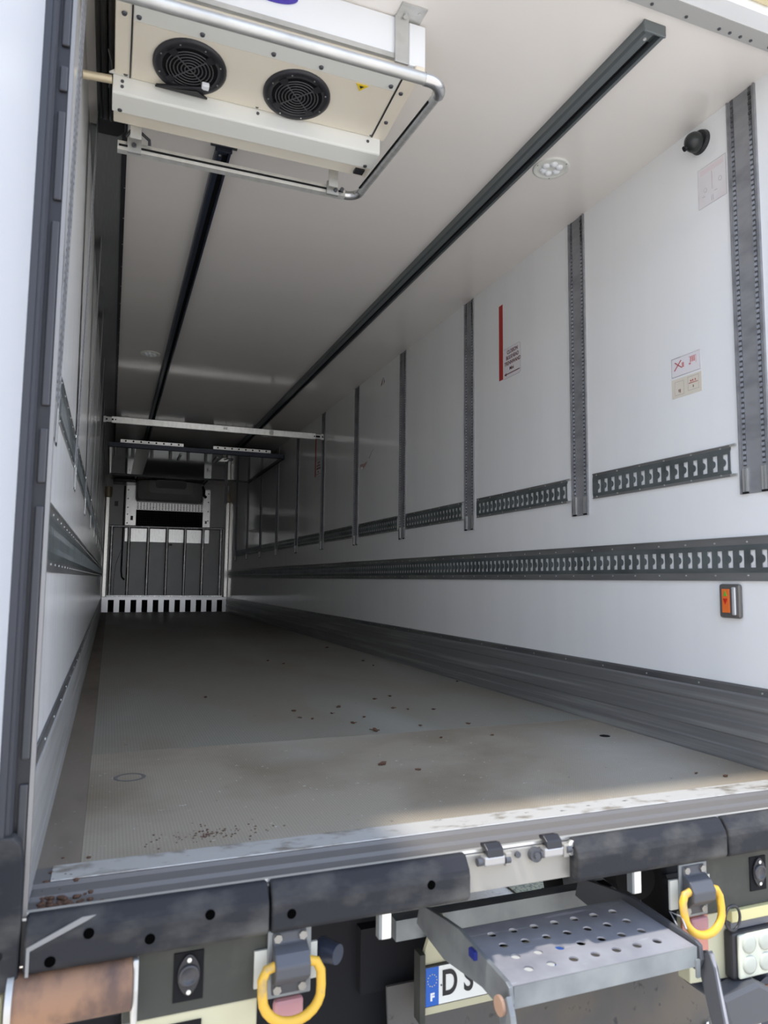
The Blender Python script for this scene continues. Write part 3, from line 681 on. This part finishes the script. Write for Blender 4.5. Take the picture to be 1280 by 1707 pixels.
# ================================================================== FRONT WALL
fu = thing('front_cooling_unit', 'front wall cooling unit with grey shroud, white frame and dark intake grille', 'cooling unit', (1.22, L-.2, 1.42))
yF = L-.012
MB().box(.385, .585, yF-.02, L-.001, 1.70, 2.60).build('side_frame', alu_b, fu)
MB().box(1.925, 2.07, yF-.02, L-.001, 1.70, 2.56).build('side_frame', alu_b, fu)
MB().box(.385, 2.07, yF-.03, L-.001, 1.42, 1.70).build('lower_panel', alu_b, fu, bev=.004)
# perforated strip: real slots
pf = MB(); x0_, x1_, z0_, z1_ = .585, 1.925, 2.09, 2.235
rows = 5; cols = 22; dz = (z1_-z0_)/rows; dx = (x1_-x0_)/cols
for r_ in range(rows+1): pf.box(x0_, x1_, yF-.02, yF-.016, z0_+r_*dz-.007, z0_+r_*dz+.007)
for c_ in range(cols+1): pf.box(x0_+c_*dx-.010, x0_+c_*dx+.010, yF-.0205, yF-.0165, z0_, z1_)
pf.build('slotted_strip', alu_b, fu)
MB().box(.585, 1.925, yF-.006, yF, 1.70, 2.25).build('intake_recess', darkslot, fu)
gr = MB()
for k in range(34): x = .60+k*.0395; gr.box(x, x+.004, yF-.018, yF-.014, 1.73, 2.09)
for k in range(8): gr.box(.586, 1.924, yF-.019, yF-.016, 1.75+k*.045, 1.753+k*.045)
gr.build('intake_grille', mat('grille_dark', (.02, .02, .022), .5), fu)
# bulging shroud (rounded box lofted towards the rear)
def rrect(x0, x1, z0, z1, r, y, n=5):
    pts = []
    for (cx, cz, a0) in ((x1-r, z1-r, 0), (x0+r, z1-r, PI/2), (x0+r, z0+r, PI), (x1-r, z0+r, 1.5*PI)):
        for k in range(n): a = a0+PI/2*k/(n-1); pts.append((cx+r*math.cos(a), y, cz+r*math.sin(a)))
    return pts
rg = [rrect(.565, 1.875, 2.24, 2.66, .07, L-.002), rrect(.565, 1.875, 2.24, 2.66, .07, L-.30), rrect(.60, 1.84, 2.27, 2.66, .07, L-.36), rrect(.80, 1.66, 2.40, 2.655, .06, L-.44), rrect(.84, 1.62, 2.43, 2.65, .05, L-.44)]
n_ = len(rg[0]); v = [p for q in rg for p in q]
f_ = [(i*n_+k, i*n_+(k+1) % n_, (i+1)*n_+(k+1) % n_, (i+1)*n_+k) for i in range(len(rg)-1) for k in range(n_)] + [tuple(range((len(rg)-1)*n_, len(rg)*n_))]
MB().add(v, f_).build('shroud', shroudm, fu)
MB().add([(p[0], L-.455, p[2]) for p in rrect(.93, 1.53, 2.50, 2.67, .05, 0)] + [(p[0], L-.43, p[2]) for p in rrect(.93, 1.53, 2.50, 2.67, .05, 0)],
         [tuple(range(20))] + [(k, (k+1) % 20, 20+(k+1) % 20, 20+k) for k in range(20)]).build('outlet_duct', blackg, fu)
bb = MB()
for x, z in ((.42, 2.48), (.42, 2.3), (.42, 2.12), (.42, 1.98), (.42, 1.8), (2.03, 2.48), (2.03, 2.3), (2.03, 2.1), (2.03, 1.9)): bb.cyl((x, yF-.021, z), (0,-1,0), .014, .01, 8)
bb.box(.48, .53, yF-.022, yF-.0205, 1.86, 1.95).box(1.97, 2.01, yF-.022, yF-.0205, 1.84, 1.9).build('bolt', brk, fu)
MB().box(.12, .56, L-.5, L-.01, 2.58, H-.03).build('side_duct', blackg, fu, bev=.02)
MB().tube([(1.86, L-.32, 2.60), (1.90, L-.3, 2.52), (1.90, L-.28, 2.42), (1.95, L-.24, 2.38)], .03, 10).build('drain_elbow', blackg, fu)

tag(MB().tube([(.352, L-.05, 2.56), (.350, L-.05, 1.9), (.352, L-.06, 1.2), (.352, L-.08, .82), (.366, L-.09, .70), (.40, L-.10, .66), (.42, L-.1, .65)], .016, 10).build('drain_hose', blackg), 'black drain hose hanging down the left of the front wall', 'hose')
tag(MB().tube([(.33, L-.03, 1.25), (.24, L-.03, .95), (.215, L-.03, .65), (.22, L-.03, .32)], .004, 6).build('thin_cable', blackp), 'thin dark cable curving down beside the drain hose', 'cable')
tag(MB().box(.165, .235, L-.004, L, 2.14, 2.24).build('small_label', mat('grey_label', (.2, .2, .2), .5)), 'small dark label on the front wall left of the cooling unit', 'label')
tag(MB().box(1.26, 1.32, L-.02, L, 1.36, 1.40).build('sensor_clip', blackp), 'small black clip under the cooling unit on the front wall', 'sensor')

# protective bar frame
bf_ = thing('bar_guard', 'scratched grey bar frame standing in front of the front wall', 'guard frame', (1.22, L-.12, .30))
yb = L-.14
MB().tube([(.09, yb, 1.72), (2.36, yb, 1.735)], .026, 10).build('top_bar', barm, bf_)
MB().box(.09, 2.36, yb-.02, yb+.02, .302, .335).build('bottom_bar', barm, bf_)
for x in (.14, .47, .84, 1.21, 1.57, 1.93, 2.30):
    MB().tube([(x, yb, .33), (x, yb, 1.71)], .029, 10).build('upright', barm, bf_)
for x in (.10, 2.35): MB().box(x-.012, x+.012, yb, L-.002, 1.70, 1.74).build('wall_bracket', barm, bf_)
# crenellated air-return skirting
ar = thing('air_return_skirting', 'white slotted air-return skirting with eleven dark openings at the foot of the front wall', 'skirting', (1.22, L-.1, 0))
sk = MB(); x = .045
sk.box(.005, W-.005, L-.20, L-.16, .245, .30)
pitch = (2.34-.13)/10.45; slots = [.125+k*.2125 for k in range(11)]
prev = .005
for a in slots:
    sk.box(prev, a, L-.20, L-.16, .0, .245); prev = a+.11
sk.box(prev, W-.005, L-.20, L-.16, 0, .245)
sk.build('slotted_plate', mat('white_skirting', (.88, .88, .86), .28, .6), ar)
MB().box(.005, W-.005, L-.16, L-.001, .285, .30).build('top_plate', colm, ar)
MB().box(.005, W-.005, L-.05, L-.002, .002, .28).build('dark_backing', darkslot, ar)
# corner columns
for side, nm in ((-1, 'left'), (1, 'right')):
    xa = .004 if side < 0 else W-.074
    c = thing('corner_column', 'tall silver protective column in the %s corner of the front wall' % nm, 'column', (xa+.03, L-.1, .30))
    MB().prism([(xa, L-.17), (xa+.07, L-.17), (xa+.07, L-.10), (xa+.05, L-.002), (xa, L-.002)] if side > 0 else [(xa, L-.17), (xa+.07, L-.17), (xa+.07, L-.002), (xa+.02, L-.002), (xa, L-.10)], 'Z', .302, 2.30).build('profile', colm, c, bev=.006)
    m_ = MB()
    for k in range(22): m_.cyl((xa+.05, L-.17, .40+k*.085), (0,-1,0), .004, .003, 8)
    m_.build('rivet', brk, c)
    MB().cyl((xa+.04, L-.13, 2.31), (0,0,1), .075, .20, 20).build('pipe_end', brassm, c)

# ================================================================== FLOOR CRUMBS
cr = [(1.124,.877,1.5),(1.221,.764,.8),(1.071,2.038,1.1),(1.604,2.266,1.0),(1.307,1.444,1.7),(1.329,2.086,1.2),(1.265,1.645,1.1),(1.729,2.338,.9),(1.599,1.962,1.0),(1.662,1.904,.8),(1.792,1.863,.9),(1.79,1.46,.9),
      (.691,2.617,1.0),(1.414,4.358,1.2),(1.491,4.113,1.1),(2.228,5.356,1.3),(1.057,1.854,.8),(1.106,1.806,.8),(2.19,4.14,1.1),(2.156,3.795,1.0),(2.40,2.783,1.0),(1.24,1.913,.8),(1.364,1.772,.8),(1.534,1.225,.7),(1.773,1.198,.7),(1.551,1.493,.7),(2.16,.394,.7),(2.23,.33,.9)]
def crumb_mesh(seed):
    rnd = random.Random(seed); mb = MB(); 
    n = 7; ang = [2*PI*k/n for k in range(n)]
    top = [(.010*rnd.uniform(.5, 1.3)*math.cos(a), .016*rnd.uniform(.5, 1.3)*math.sin(a), rnd.uniform(.003, .009)) for a in ang]
    bot = [(p[0]*.8, p[1]*.8, .0005) for p in top]
    mb.add(bot+top+[(0, 0, .011)], [tuple(range(n))[::-1]] + [(k, (k+1) % n, n+(k+1) % n, n+k) for k in range(n)] + [(n+k, n+(k+1) % n, 2*n) for k in range(n)])
    mb.add([(-.012, .004, .002), (.016, -.012, .004), (.018, -.010, .007), (-.010, .008, .006)], [(0,1,2,3)])
    return mb
protos = []
for i, (x, y, s) in enumerate(cr):
    if i < 5:
        mb = crumb_mesh(i+3); o = mb.build('dried_leaf_crumb', leafm, origin=(0,0,0)); protos.append(o)
    else:
        o = protos[i % 5].copy(); COL.objects.link(o)
    o.location = (x, y, .0005); o.rotation_euler = (0, 0, random.uniform(0, 6)); o.scale = (s*.85, s*.85, s*.8)
    tag(o, 'tiny dark brown dried leaf crumb lying on the trailer floor', 'leaf crumb', 'leaf crumbs on the floor')
d = MB()
for k in range(90):
    x = .03+abs(random.gauss(0, .05)); y = .02+abs(random.gauss(0, .10)); r = random.uniform(.003, .008)
    z = 0.0 if y > .14 else -.010
    if x < .10 and y > .235: z = .001
    d.ball((x, y, z+r*.3), r, 3, (1.2, 1, .6))
tag(d.build('leaf_litter', leafm, origin=(.05, .1, 0)), 'brown leaf litter gathered in the left corner of the sill', 'litter', kind='stuff')
d = MB()
for k in range(120):
    a = random.uniform(0, 6.28); rr = abs(random.gauss(0, .09)); x = .42+rr*math.cos(a)*1.3; y = .345+rr*math.sin(a)*.5
    if y < .25: continue
    r = random.uniform(.0012, .0028); d.ball((x, y, r*.3), r, 3, (1.3, 1.3, .5))
tag(d.build('soil_patch', leafm, origin=(.42, .34, 0)), 'patch of dark soil grains on the floor just inside the left part of the sill', 'soil', kind='stuff')
tag(MB().lathe((2.254, 1.027, 0), (0,0,1), [(.0005, .001), (.012, .0012), (.018, .0025), (.022, .002), (.024, .0005)]).build('floor_plug', darkslot), 'dark round plug in the floor near the right kick plate', 'floor plug')

# ================================================================== REAR BUFFERS
def buffer(x0, x1, label, chl=0.0, chr=0.0, holes=()):
    t = thing('rubber_buffer', label, 'buffer', ((x0+x1)/2, -.03, -.10), 'rubber buffers under the sill')
    zt, zb = .006, -.102
    pr = [(-.003, zt), (-.022, zt-.001), (-.044, zt-.030), (-.048, zt-.045), (-.048, zb+.012), (-.036, zb), (-.003, zb)]
    b = MB().prism(pr, 'X', x0, x1).build('block', rubber, t, bev=.006, seg=3)
    if holes:
        hm = MB()
        for (hx, hz) in holes: hm.cyl((hx, -.0472, hz), (0,-1,0), .0105, .002, 16)
        hm.build('bolt_hole', mat('deep_hole', (.002,.002,.002), .9, spec=0), t)
    return t
bA = buffer(.013, .505, 'long black rubber buffer at the left corner with a pale diagonal scrape', holes=((.062, -.078), (.132, -.035), (.252, -.065), (.375, -.035)))
MB().prism([(.018, -.100), (.024, -.100), (.024, -.052), (.125, -.010), (.145, .0), (.118, -.001), (.018, -.045)], 'Y', -.0495, -.0465).build('scrape', rubberS, bA)['label'] = 'pale scraped bevel on the rubber'
buffer(.511, 1.008, 'black rubber buffer left of the latch plate', holes=((.555, -.060), (.90, -.045)))
buffer(1.327, 1.842, 'black rubber buffer right of the latch plate, above the step')
buffer(1.850, 2.44, 'black rubber buffer at the right corner', holes=((2.03, -.03),))
lp = thing('latch_plate', 'worn steel latch plate with two door catches between the rubber buffers', 'latch plate', (1.18, -.01, -.1))
MB().box(1.012, 1.345, -.006, -.0012, -.098, -.008).build('plate', latchp, lp, bev=.001)
def catch(xc, flip):
    s = -1 if flip else 1
    MB().box(xc-.030, xc+.030, -.034, -.006, -.030, -.006).build('catch_block', mat('worn_catch_steel', (.42, .42, .42), .35, .7), lp, bev=.005)
    MB().prism([(-.034, -.010), (-.030, .010), (-.012, .020), (.010, .016), (.006, .008), (-.014, .006)], 'X', xc-.022, xc+.026).build('catch_claw', blackp, lp, bev=.003)
    MB().cyl((xc-.045*s, -.02, -.020), (1,0,0), .010, .014, 12).cyl((xc+.036*s, -.02, -.024), (1,0,0), .009, .014, 12).build('pivot_pin', brk, lp)
    MB().box(xc+.036, xc+.054, -.024, -.006, -.040, -.006).build('catch_lug', latchp, lp, bev=.003)
catch(1.085, False); catch(1.262, True)
MB().cyl((1.215, -.006, -.024), (0,-1,0), .018, .016, 20).cyl((1.215, -.022, -.024), (0,-1,0), .009, .006, 6).build('roller_washer', brk, lp)
MB().cyl((1.165, -.006, -.020), (0,-1,0), .008, .007, 12).build('bolt', brk, lp)
MB().cyl((1.322, -.018, -.006), (0,-1,0), .009, .006, 14).cyl((1.322, -.018, -.028), (0,-1,0), .009, .006, 14).build('ring_pair', rivetm, lp)

# ================================================================== REAR CROSS FRAME (olive panels)
def frame_panel(x0, x1, z0, z1, label, y=0.0):
    t = thing('rear_frame_panel', label, 'frame panel', ((x0+x1)/2, y, z0), 'olive panels below the buffers')
    MB().box(x0, x1, y+.001, y+.025, z0, z1).build('plate', olive, t, bev=.002)
    return t
pA = frame_panel(.205, .612, -.252, -.104, 'dark olive steel panel with a recessed lamp below the left rubber buffers')
pB = frame_panel(1.775, 2.44, -.268, -.104, 'dark olive steel panel with a recessed lamp at the far right under the buffers')
def recess_lamp(x0, x1, z0, z1, label):
    t = thing('recessed_lamp', label, 'recessed lamp', ((x0+x1)/2, 0, z0), 'recessed oval lamps')
    xm, zm = (x0+x1)/2, (z0+z1)/2
    MB().box(x0, x1, -.002, .002, z0, z1).build('recess', darkslot, t, bev=.001)
    pts = []
    for k in range(24):
        a = 2*PI*k/24; rx = (x1-x0)*.34*(1+.12*math.cos(2*a)); pts.append((xm+rx*math.cos(a), zm+.005+(z1-z0)*.42*math.sin(a)))
    MB().prism(pts, 'Y', -.008, -.002).build('bezel', blackp, t, bev=.002)
    MB().lathe((xm, -.008, zm+.005), (0,-1,0), [(.023, 0), (.022, .005), (.017, .006), (.016, .003), (.0005, .005)], 24).build('lens', mat('dark_lens', (.04, .04, .045), .25), t)
    MB().cyl((xm, -.008, z1-.014), (0,-1,0), .005, .003, 10).cyl((xm, -.008, z0+.022), (0,-1,0), .005, .003, 10).build('screw', rivetm, t)
recess_lamp(.307, .371, -.228, -.126, 'small black oval lamp recessed in the left olive panel')
recess_lamp(1.972, 2.036, -.228, -.130, 'small black oval lamp recessed in the right olive panel')
# cream bumper sections
bl_ = thing('cream_bumper', 'cream painted bumper section below the left olive panel', 'bumper', (.36, .01, -.5))
MB().box(.235, .493, .004, .06, -.52, -.252).build('body', beige, bl_, bev=.004)
MB().box(.30, .37, .0, .0045, -.33, -.272).build('recess', darkslot, bl_)
br_ = thing('cream_bumper', 'cream painted bumper section at the right carrying the square lamp', 'bumper', (2.1, .03, -.46))
MB().prism([(1.745, -.455), (2.44, -.495), (2.44, -.268), (1.885, -.268), (1.885, -.275), (1.745, -.275)], 'Y', .012, .06).build('body', beige, br_, bev=.003)
MB().box(1.885, 2.44, -.012, .012, -.300, -.268).build('ledge', mat('yellow_cream_ledge', (.62, .56, .28), .5), br_, bev=.002)
MB().box(1.885, 2.44, -.006, .0115, -.322, -.300).build('groove', mat('grey_groove', (.12, .12, .13), .5), br_)
MB().box(2.042, 2.44, -.002, .0118, -.44, -.322).build('brown_patch', mat('brown_patch', (.22, .15, .11), .7), br_)
# square reversing lamp
sl = thing('square_lamp', 'square white lamp with four round lenses on the right cream bumper', 'lamp', (1.955, -.01, -.45))
MB().box(1.872, 2.030, -.022, .0115, -.455, -.3235).build('body', blackp, sl, bev=.008)
MB().box(1.888, 2.026, -.032, -.020, -.449, -.328).build('cover', lampw, sl, bev=.014, seg=4)
for x in (1.925, 1.988):
    for z in (-.355, -.412):
        MB().lathe((x, -.032, z), (0,-1,0), [(.026, 0), (.0255, .003), (.018, .0055), (.0005, .006)], 24).build('lens', lampd, sl)

# D-rings
def dring(xc, zt, label, extra=False, flip=1):
    t = thing('lashing_ring', label, 'lashing ring', (xc, -.05, zt-.17), 'yellow D-rings on the rear frame')
    MB().box(xc-.078, xc+.068, -.007, -.0005, zt-.100, zt-.020).build('backing_plate', mat('pale_backing', (.55, .55, .48), .5), t)
    bp = MB().prism([(-.008, zt+.018), (-.016, zt+.018), (-.020, zt-.005), (-.044, zt-.018), (-.060, zt-.040), (-.058, zt-.066), (-.036, zt-.086), (-.020, zt-.092), (-.016, zt-.118), (-.008, zt-.118)], 'X', xc-.040, xc+.040)
    bp.build('bracket', brk, t, bev=.004)
    MB().box(xc-.05, xc+.052, -.014, -.007, zt-.125, zt+.022).build('base_plate', galvd, t, bev=.004)
    s = MB()
    for dx in (-.028, .030):
        for dz in (.006, -.104): s.cyl((xc+dx, -.016, zt+dz), (0,-1,0), .010, .008, 6)
    s.build('bolt', latchp, t)
    yr = -.040; pts = []
    a_ = .067
    pts += [(xc-.045, yr, zt-.050)]
    path = [(-a_+.030, -.042), (-a_+.010, -.047), (-a_, -.066), (-a_, -.095)]
    for k in range(1, 12):
        a = PI + PI*k/12; path.append((a_*math.cos(a), -.100 + .056*math.sin(a)))
    path += [(a_, -.095), (a_, -.066), (a_-.010, -.047), (a_-.030, -.042)]
    # smooth resample
    pts = [(xc+px, yr - .018*min(1, (-.046-pz)/.12), zt+pz) for px, pz in path]
    MB().tube(pts, .0108, 14).tube([pts[0], (xc, yr, zt-.042), pts[-1]], .0105, 12).build('ring', yellowm, t)
    return t
dring(.560, -.128, 'yellow D-ring in a grey bracket at the left of the rear frame')
dring(1.742, -.134, 'yellow D-ring in a grey bracket right of the step')
tag(MB().tube([(1.868+.028*math.cos(2*PI*k/20), -.03, -.275+.034*math.sin(2*PI*k/20)) for k in range(20)], .004, 8, closed=True).build('split_ring', blackp), 'thin black wire ring hanging beside the right yellow D-ring', 'ring')
tag(MB().box(.530, .600, -.004, .02, -.310, -.266).build('side_reflector', pinkm, bev=.01), 'small pink reflector behind the left yellow D-ring', 'reflector')
rr = thing('side_reflector', 'faded red reflector strip behind the right yellow D-ring', 'reflector', (1.75, 0, -.36))
MB().box(1.715, 1.808, .004, .0115, -.375, -.245).build('strip', redtape, rr)
MB().box(1.735, 1.80, -.012, .004, -.305, -.268).build('boss', pinkm, rr, bev=.008)
# cable connector behind left ring
tag(MB().cyl((.648, .03, -.185), (.6, -.8, 0), .028, .05, 16, .022).build('socket', navym), 'dark round socket peeking out behind the left yellow D-ring', 'socket')
# hanging tabs
for x, nm in ((.795, 'left of the step'), (1.553, 'right of the step')):
    t = thing('steel_tab', 'short bent steel tab hanging under the rubber buffers, %s' % nm, 'tab', (x, .02, -.19), 'steel tabs under the buffers')
    MB().box(x, x+.024, .010, .014, -.180, -.105).build('blade', alu_b, t)
    MB().box(x-.008, x, .008, .03, -.178, -.105).build('return', galvd, t)
# roller
ro = thing('dock_roller', 'rust-brown dock roller between silver end plates at the left corner', 'roller', (.11, -.01, -.23))
MB().cyl((-.002, -.012, -.158), (1,0,0), .055, .222, 40).build('drum', rust, ro)
MB().cyl((-.014, -.012, -.158), (1,0,0), .060, .012, 32).build('end_plate', alum, ro)
MB().prism([(-.05, -.235), (-.055, -.16), (-.045, -.104), (.02, -.104), (.02, -.235)], 'X', .2205, .2325).build('end_plate', alum, ro, bev=.004)
# left-hand light coloured bracket beyond roller
tag(MB().box(-.075, -.022, -.03, .05, -.32, -.135).build('corner_bracket', beige, bev=.01), 'cream corner bracket at the extreme lower left beside the roller', 'bracket')

# ================================================================== STEP
stp = thing('folding_step', 'galvanised folding step with four rows of round holes', 'step', (1.35, .02, -.70))
def holed(x0, x1, y0, y1, nx, ny, r, z, th, inset=(.0, .0)):
    mb = MB(); n = 16
    xa, xb, ya, yb_ = x0+inset[0], x1-inset[0], y0+inset[1], y1-inset[1]
    dx, dy = (xb-xa)/nx, (yb_-ya)/ny
    for i in range(nx):
        for j in range(ny):
            cx, cy = xa+(i+.5)*dx, ya+(j+.5)*dy; o = []; inn = []
            for k in range(n):
                a = 2*PI*k/n + PI/4; c, s = math.cos(a), math.sin(a); m = max(abs(c), abs(s))
                o.append((cx+dx/2*c/m, cy+dy/2*s/m)); inn.append((cx+r*c, cy+r*s))
            for zz in (z, z-th):
                mb.add([(p[0], p[1], zz) for p in o+inn], [(k, (k+1) % n, n+(k+1) % n, n+k) for k in range(n)])
            mb.add([(p[0], p[1], z) for p in inn]+[(p[0], p[1], z-th) for p in inn], [(k, (k+1) % n, n+(k+1) % n, n+k) for k in range(n)], True)
    if inset[0] > 0:
        mb.box(x0, xa, y0, y1, z-th, z).box(xb, x1, y0, y1, z-th, z)
    if inset[1] > 0:
        mb.box(xa, xb, y0, ya, z-th, z).box(xa, xb, yb_, y1, z-th, z)
    return mb
zs = -.27
tr = holed(1.078, 1.636, -.125, .166, 7, 4, .0125, zs, .004, (.045, .024)).build('tread', galv, stp, split=False)
MB().box(1.078, 1.636, -.131, -.125, zs-.046, zs).box(1.078, 1.636, -.131, -.10, zs-.049, zs-.046).build('front_lip', galvd, stp)
MB().box(1.078, 1.636, .166, .170, zs-.03, zs).build('rear_lip', galvd, stp)
def arm(x, w_):
    return MB().prism([(-.140, zs-.03), (-.135, zs+.004), (-.12, zs+.010), (.13, zs+.022), (.22, zs+.01), (.39, zs-.02), (.41, zs-.085), (.22, zs-.10), (.0, zs-.062), (-.125, zs-.065)], 'X', x, x+w_)
arm(1.062, .012).build('side_arm', galvd, stp, bev=.002)
arm(1.640, .012).build('side_arm', brk, stp, bev=.002)
def leg(x, w_):
    return MB().prism([(-.108, zs-.045), (-.150, zs-.005), (-.168, zs-.04), (-.262, zs-.44), (-.222, zs-.45), (-.175, zs-.25)], 'X', x, x+w_)
leg(1.046, .015).build('leg', galvd, stp, bev=.002)
leg(1.655, .015).build('leg', brk, stp, bev=.002)
MB().tube([(1.662, -.155, zs-.01), (1.670, -.262, zs-.44)], .006, 8).build('leg_edge', galv, stp)
MB().cyl((1.045, -.128, zs-.035), (-1,0,0), .022, .008, 18).build('pivot_bolt', mat('rusty_bolt', (.35, .22, .15), .6), stp)
MB().cyl((1.672, -.125, zs-.035), (1,0,0), .016, .008, 18).build('pivot_bolt', brk, stp)
MB().box(1.628, 1.640, -.137, -.131, zs-.075, zs-.03).build('stop_lug', galvd, stp)
MB().box(1.052, 1.062, .02, .05, zs-.008, zs+.012).build('blue_tag', mat('blue_tag', (.02, .03, .2), .4), stp)
holed(1.078, 1.636, -.36, -.14, 7, 3, .0125, zs-.43, .004, (.045, .02)).build('lower_tread', galv, stp, split=False)
MB().tube([(1.655, -.04, zs+.012), (1.667, .0, zs+.03), (1.668, -.045, zs+.034), (1.66, -.07, zs+.014)], .0028, 8).build('wire_clip', galv, stp)

# registration board and plate
rb = thing('registration_plate', 'white registration plate with a blue F band on a cream board behind the step', 'registration plate', (1.36, .43, -.65))
MB().prism([(1.087, -.648), (1.637, -.648), (1.637, -.497), (1.25, -.497), (1.21, -.44), (1.17, -.36), (1.118, -.36), (1.124, -.41), (1.102, -.47)], 'Y', .442, .46).build('board', beige, rb, bev=.003)
MB().box(1.082, 1.100, .425, .47, -.66, -.46).build('board_edge', olive, rb)
MB().box(1.099, 1.619, .432, .441, -.619, -.499).build('plate_frame', blacklet, rb)
MB().box(1.103, 1.615, .4295, .432, -.615, -.503).build('plate_face', platew, rb)
pb = MB().box(1.103, 1.147, .4285, .4295, -.615, -.503).build('country_band', plateb, rb)
MB().box(1.571, 1.615, .4285, .4295, -.615, -.503).build('region_band', plateb, rb)
sm = MB()
for k in range(12):
    a = 2*PI*k/12; sm.cyl((1.125+.0155*math.cos(a), .4285, -.541+.0175*math.sin(a)), (0,-1,0), .0018, .0005, 6)
sm.build('star_ring', starm, pb)
text('lettering', 'F', .030, (1.125, .4282, -.590), FACE_Y, whitelet, pb, bold=.0016)
text('lettering', 'D S', .104, (1.212, .4282, -.559), FACE_Y, blacklet, rb, sx=.72, bold=.0022)
MB().cyl((1.156, .4295, -.560), (0,-1,0), .003, .001, 8).build('rivet', brk, rb)

# items under the floor
cm = thing('chassis_beams', 'black chassis beams under the trailer floor', 'chassis', (1.23, 6, -.55))
for x in (.72, 1.74): MB().box(x-.06, x+.06, .9, L-1, -.36, -.152).build('main_beam', chas, cm)
for y in (1.0, 2.6, 4.2, 6.0): MB().box(-.02, W+.02, y, y+.08, -.24, -.152).build('cross_member', chas, cm)
MB().box(1.02, 1.80, .47, .52, -.43, -.368).build('step_support', galvd, cm)['label'] = 'grey steel tube behind the step'
# dark panels added to block light under the trailer sides
for x, nm in ((-.04, 'left'), (W+.02, 'right')):
    tag(MB().box(x, x+.02, 1.9, L-.5, -.80, -.152).build('added_side_blocker', chas), 'dark panel added to block light under the %s side of the trailer' % nm, 'light blocker')
def wheel(xa, xb, yc, label):
    t = thing('wheel', label, 'wheel', ((xa+xb)/2, yc, -1.15), 'trailer wheels'); r = .47; zc = -.665
    MB().lathe((xa, yc, zc), (1,0,0), [(.29, .02), (.31, .0), (r-.03, .0), (r-.005, .02), (r, .04), (r, xb-xa-.04), (r-.005, xb-xa-.02), (r-.03, xb-xa), (.31, xb-xa), (.29, xb-xa-.02)], 48).build('tyre', chas, t)
    tr_ = MB()
    for k in range(60):
        a = 2*PI*k/60; c, s_ = math.cos(a), math.sin(a); e = .014
        p = [(yc+(r-.004)*math.cos(a-e), zc+(r-.004)*math.sin(a-e)), (yc+(r+.014)*math.cos(a-e), zc+(r+.014)*math.sin(a-e)), (yc+(r+.014)*math.cos(a+e), zc+(r+.014)*math.sin(a+e)), (yc+(r-.004)*math.cos(a+e), zc+(r-.004)*math.sin(a+e))]
        if p[1][1] < -1.149: continue
        tr_.prism(p, 'X', xa+.01, xb-.01)
    tr_.build('tread_pattern', chas, t, split=False)
    MB().lathe((xa, yc, zc), (1,0,0), [(.0005, .10), (.12, .10), (.14, .05), (.25, .06), (.29, .02)], 32).build('rim', galvd, t)
wheel(2.24, 2.50, 1.10, 'dark trailer wheel with toothed tread glimpsed behind the step on the right')
wheel(-.03, .23, 1.10, 'dark trailer wheel hidden low behind the dock roller on the left')
struct(MB().box(2.46, 9, .9, 9, -1.1499, -1.138).build('trim_6', gratem), 'greenish gravel verge beside the right of the trailer', 'gravel')
tag(MB().prism([(.66, -.165), (.67, -.165), (.62, -1.10), (.61, -1.10)], 'X', .44, 1.075).build('added_dark_sheet', chas), 'black sheet added to darken the gap left of the step', 'mud flap')  # added sheet keeps the space under the floor black
MB().box(.95, 1.95, .60, .66, -.64, -.44).build('added_dark_box', chas, cm)  # black box added so the tread holes look dark
fp = thing('mud_flap', 'dusty grey rubber flap with white lettering below the step', 'mud flap', (1.6, .5, -1.0))
MB().prism([(.545, -.60), (.555, -.60), (.49, -1.08), (.48, -1.08)], 'X', 1.02, 2.40).build('sheet', flapm, fp)
text('lettering', 'NDV', .14, (2.13, .480, -.975), Matrix(((1,0,0),(0,.14,-.99),(0,.99,.14))), whitelet, fp, ext=.001, bold=.002)
# rusty clamp & tube at lower right
rc = thing('clamp_bracket', 'rust-stained dark clamp bracket below the square lamp at lower right', 'bracket', (1.95, .0, -.56))
MB().prism([(1.79, -.47), (1.93, -.45), (2.02, -.50), (2.03, -.56), (1.82, -.565)], 'Y', -.06, .008).build('body', brk, rc, bev=.01)
MB().ball((1.995, -.03, -.505), .025, 6, (1.1, .7, 1)).ball((1.85, -.03, -.525), .022, 6, (1.2, .5, 1)).build('rust_lump', rusty, rc)
tag(MB().box(1.835, 1.965, -.04, .05, -.70, -.566).build('square_tube', alum, bev=.018, seg=3), 'galvanised square tube end under the rusty clamp at lower right', 'tube')
tag(MB().cyl((2.10, .05, -.60), (0,1,0), .09, .3, 24).build('air_bellows', navym), 'dark rounded bellows at the extreme lower right', 'bellows')
tag(MB().cyl((1.90, .42, -.34), (.3,1,-.1), .07, .3, 20).build('air_bellows', chas), 'dark rounded air bellows in the gap right of the step', 'bellows')
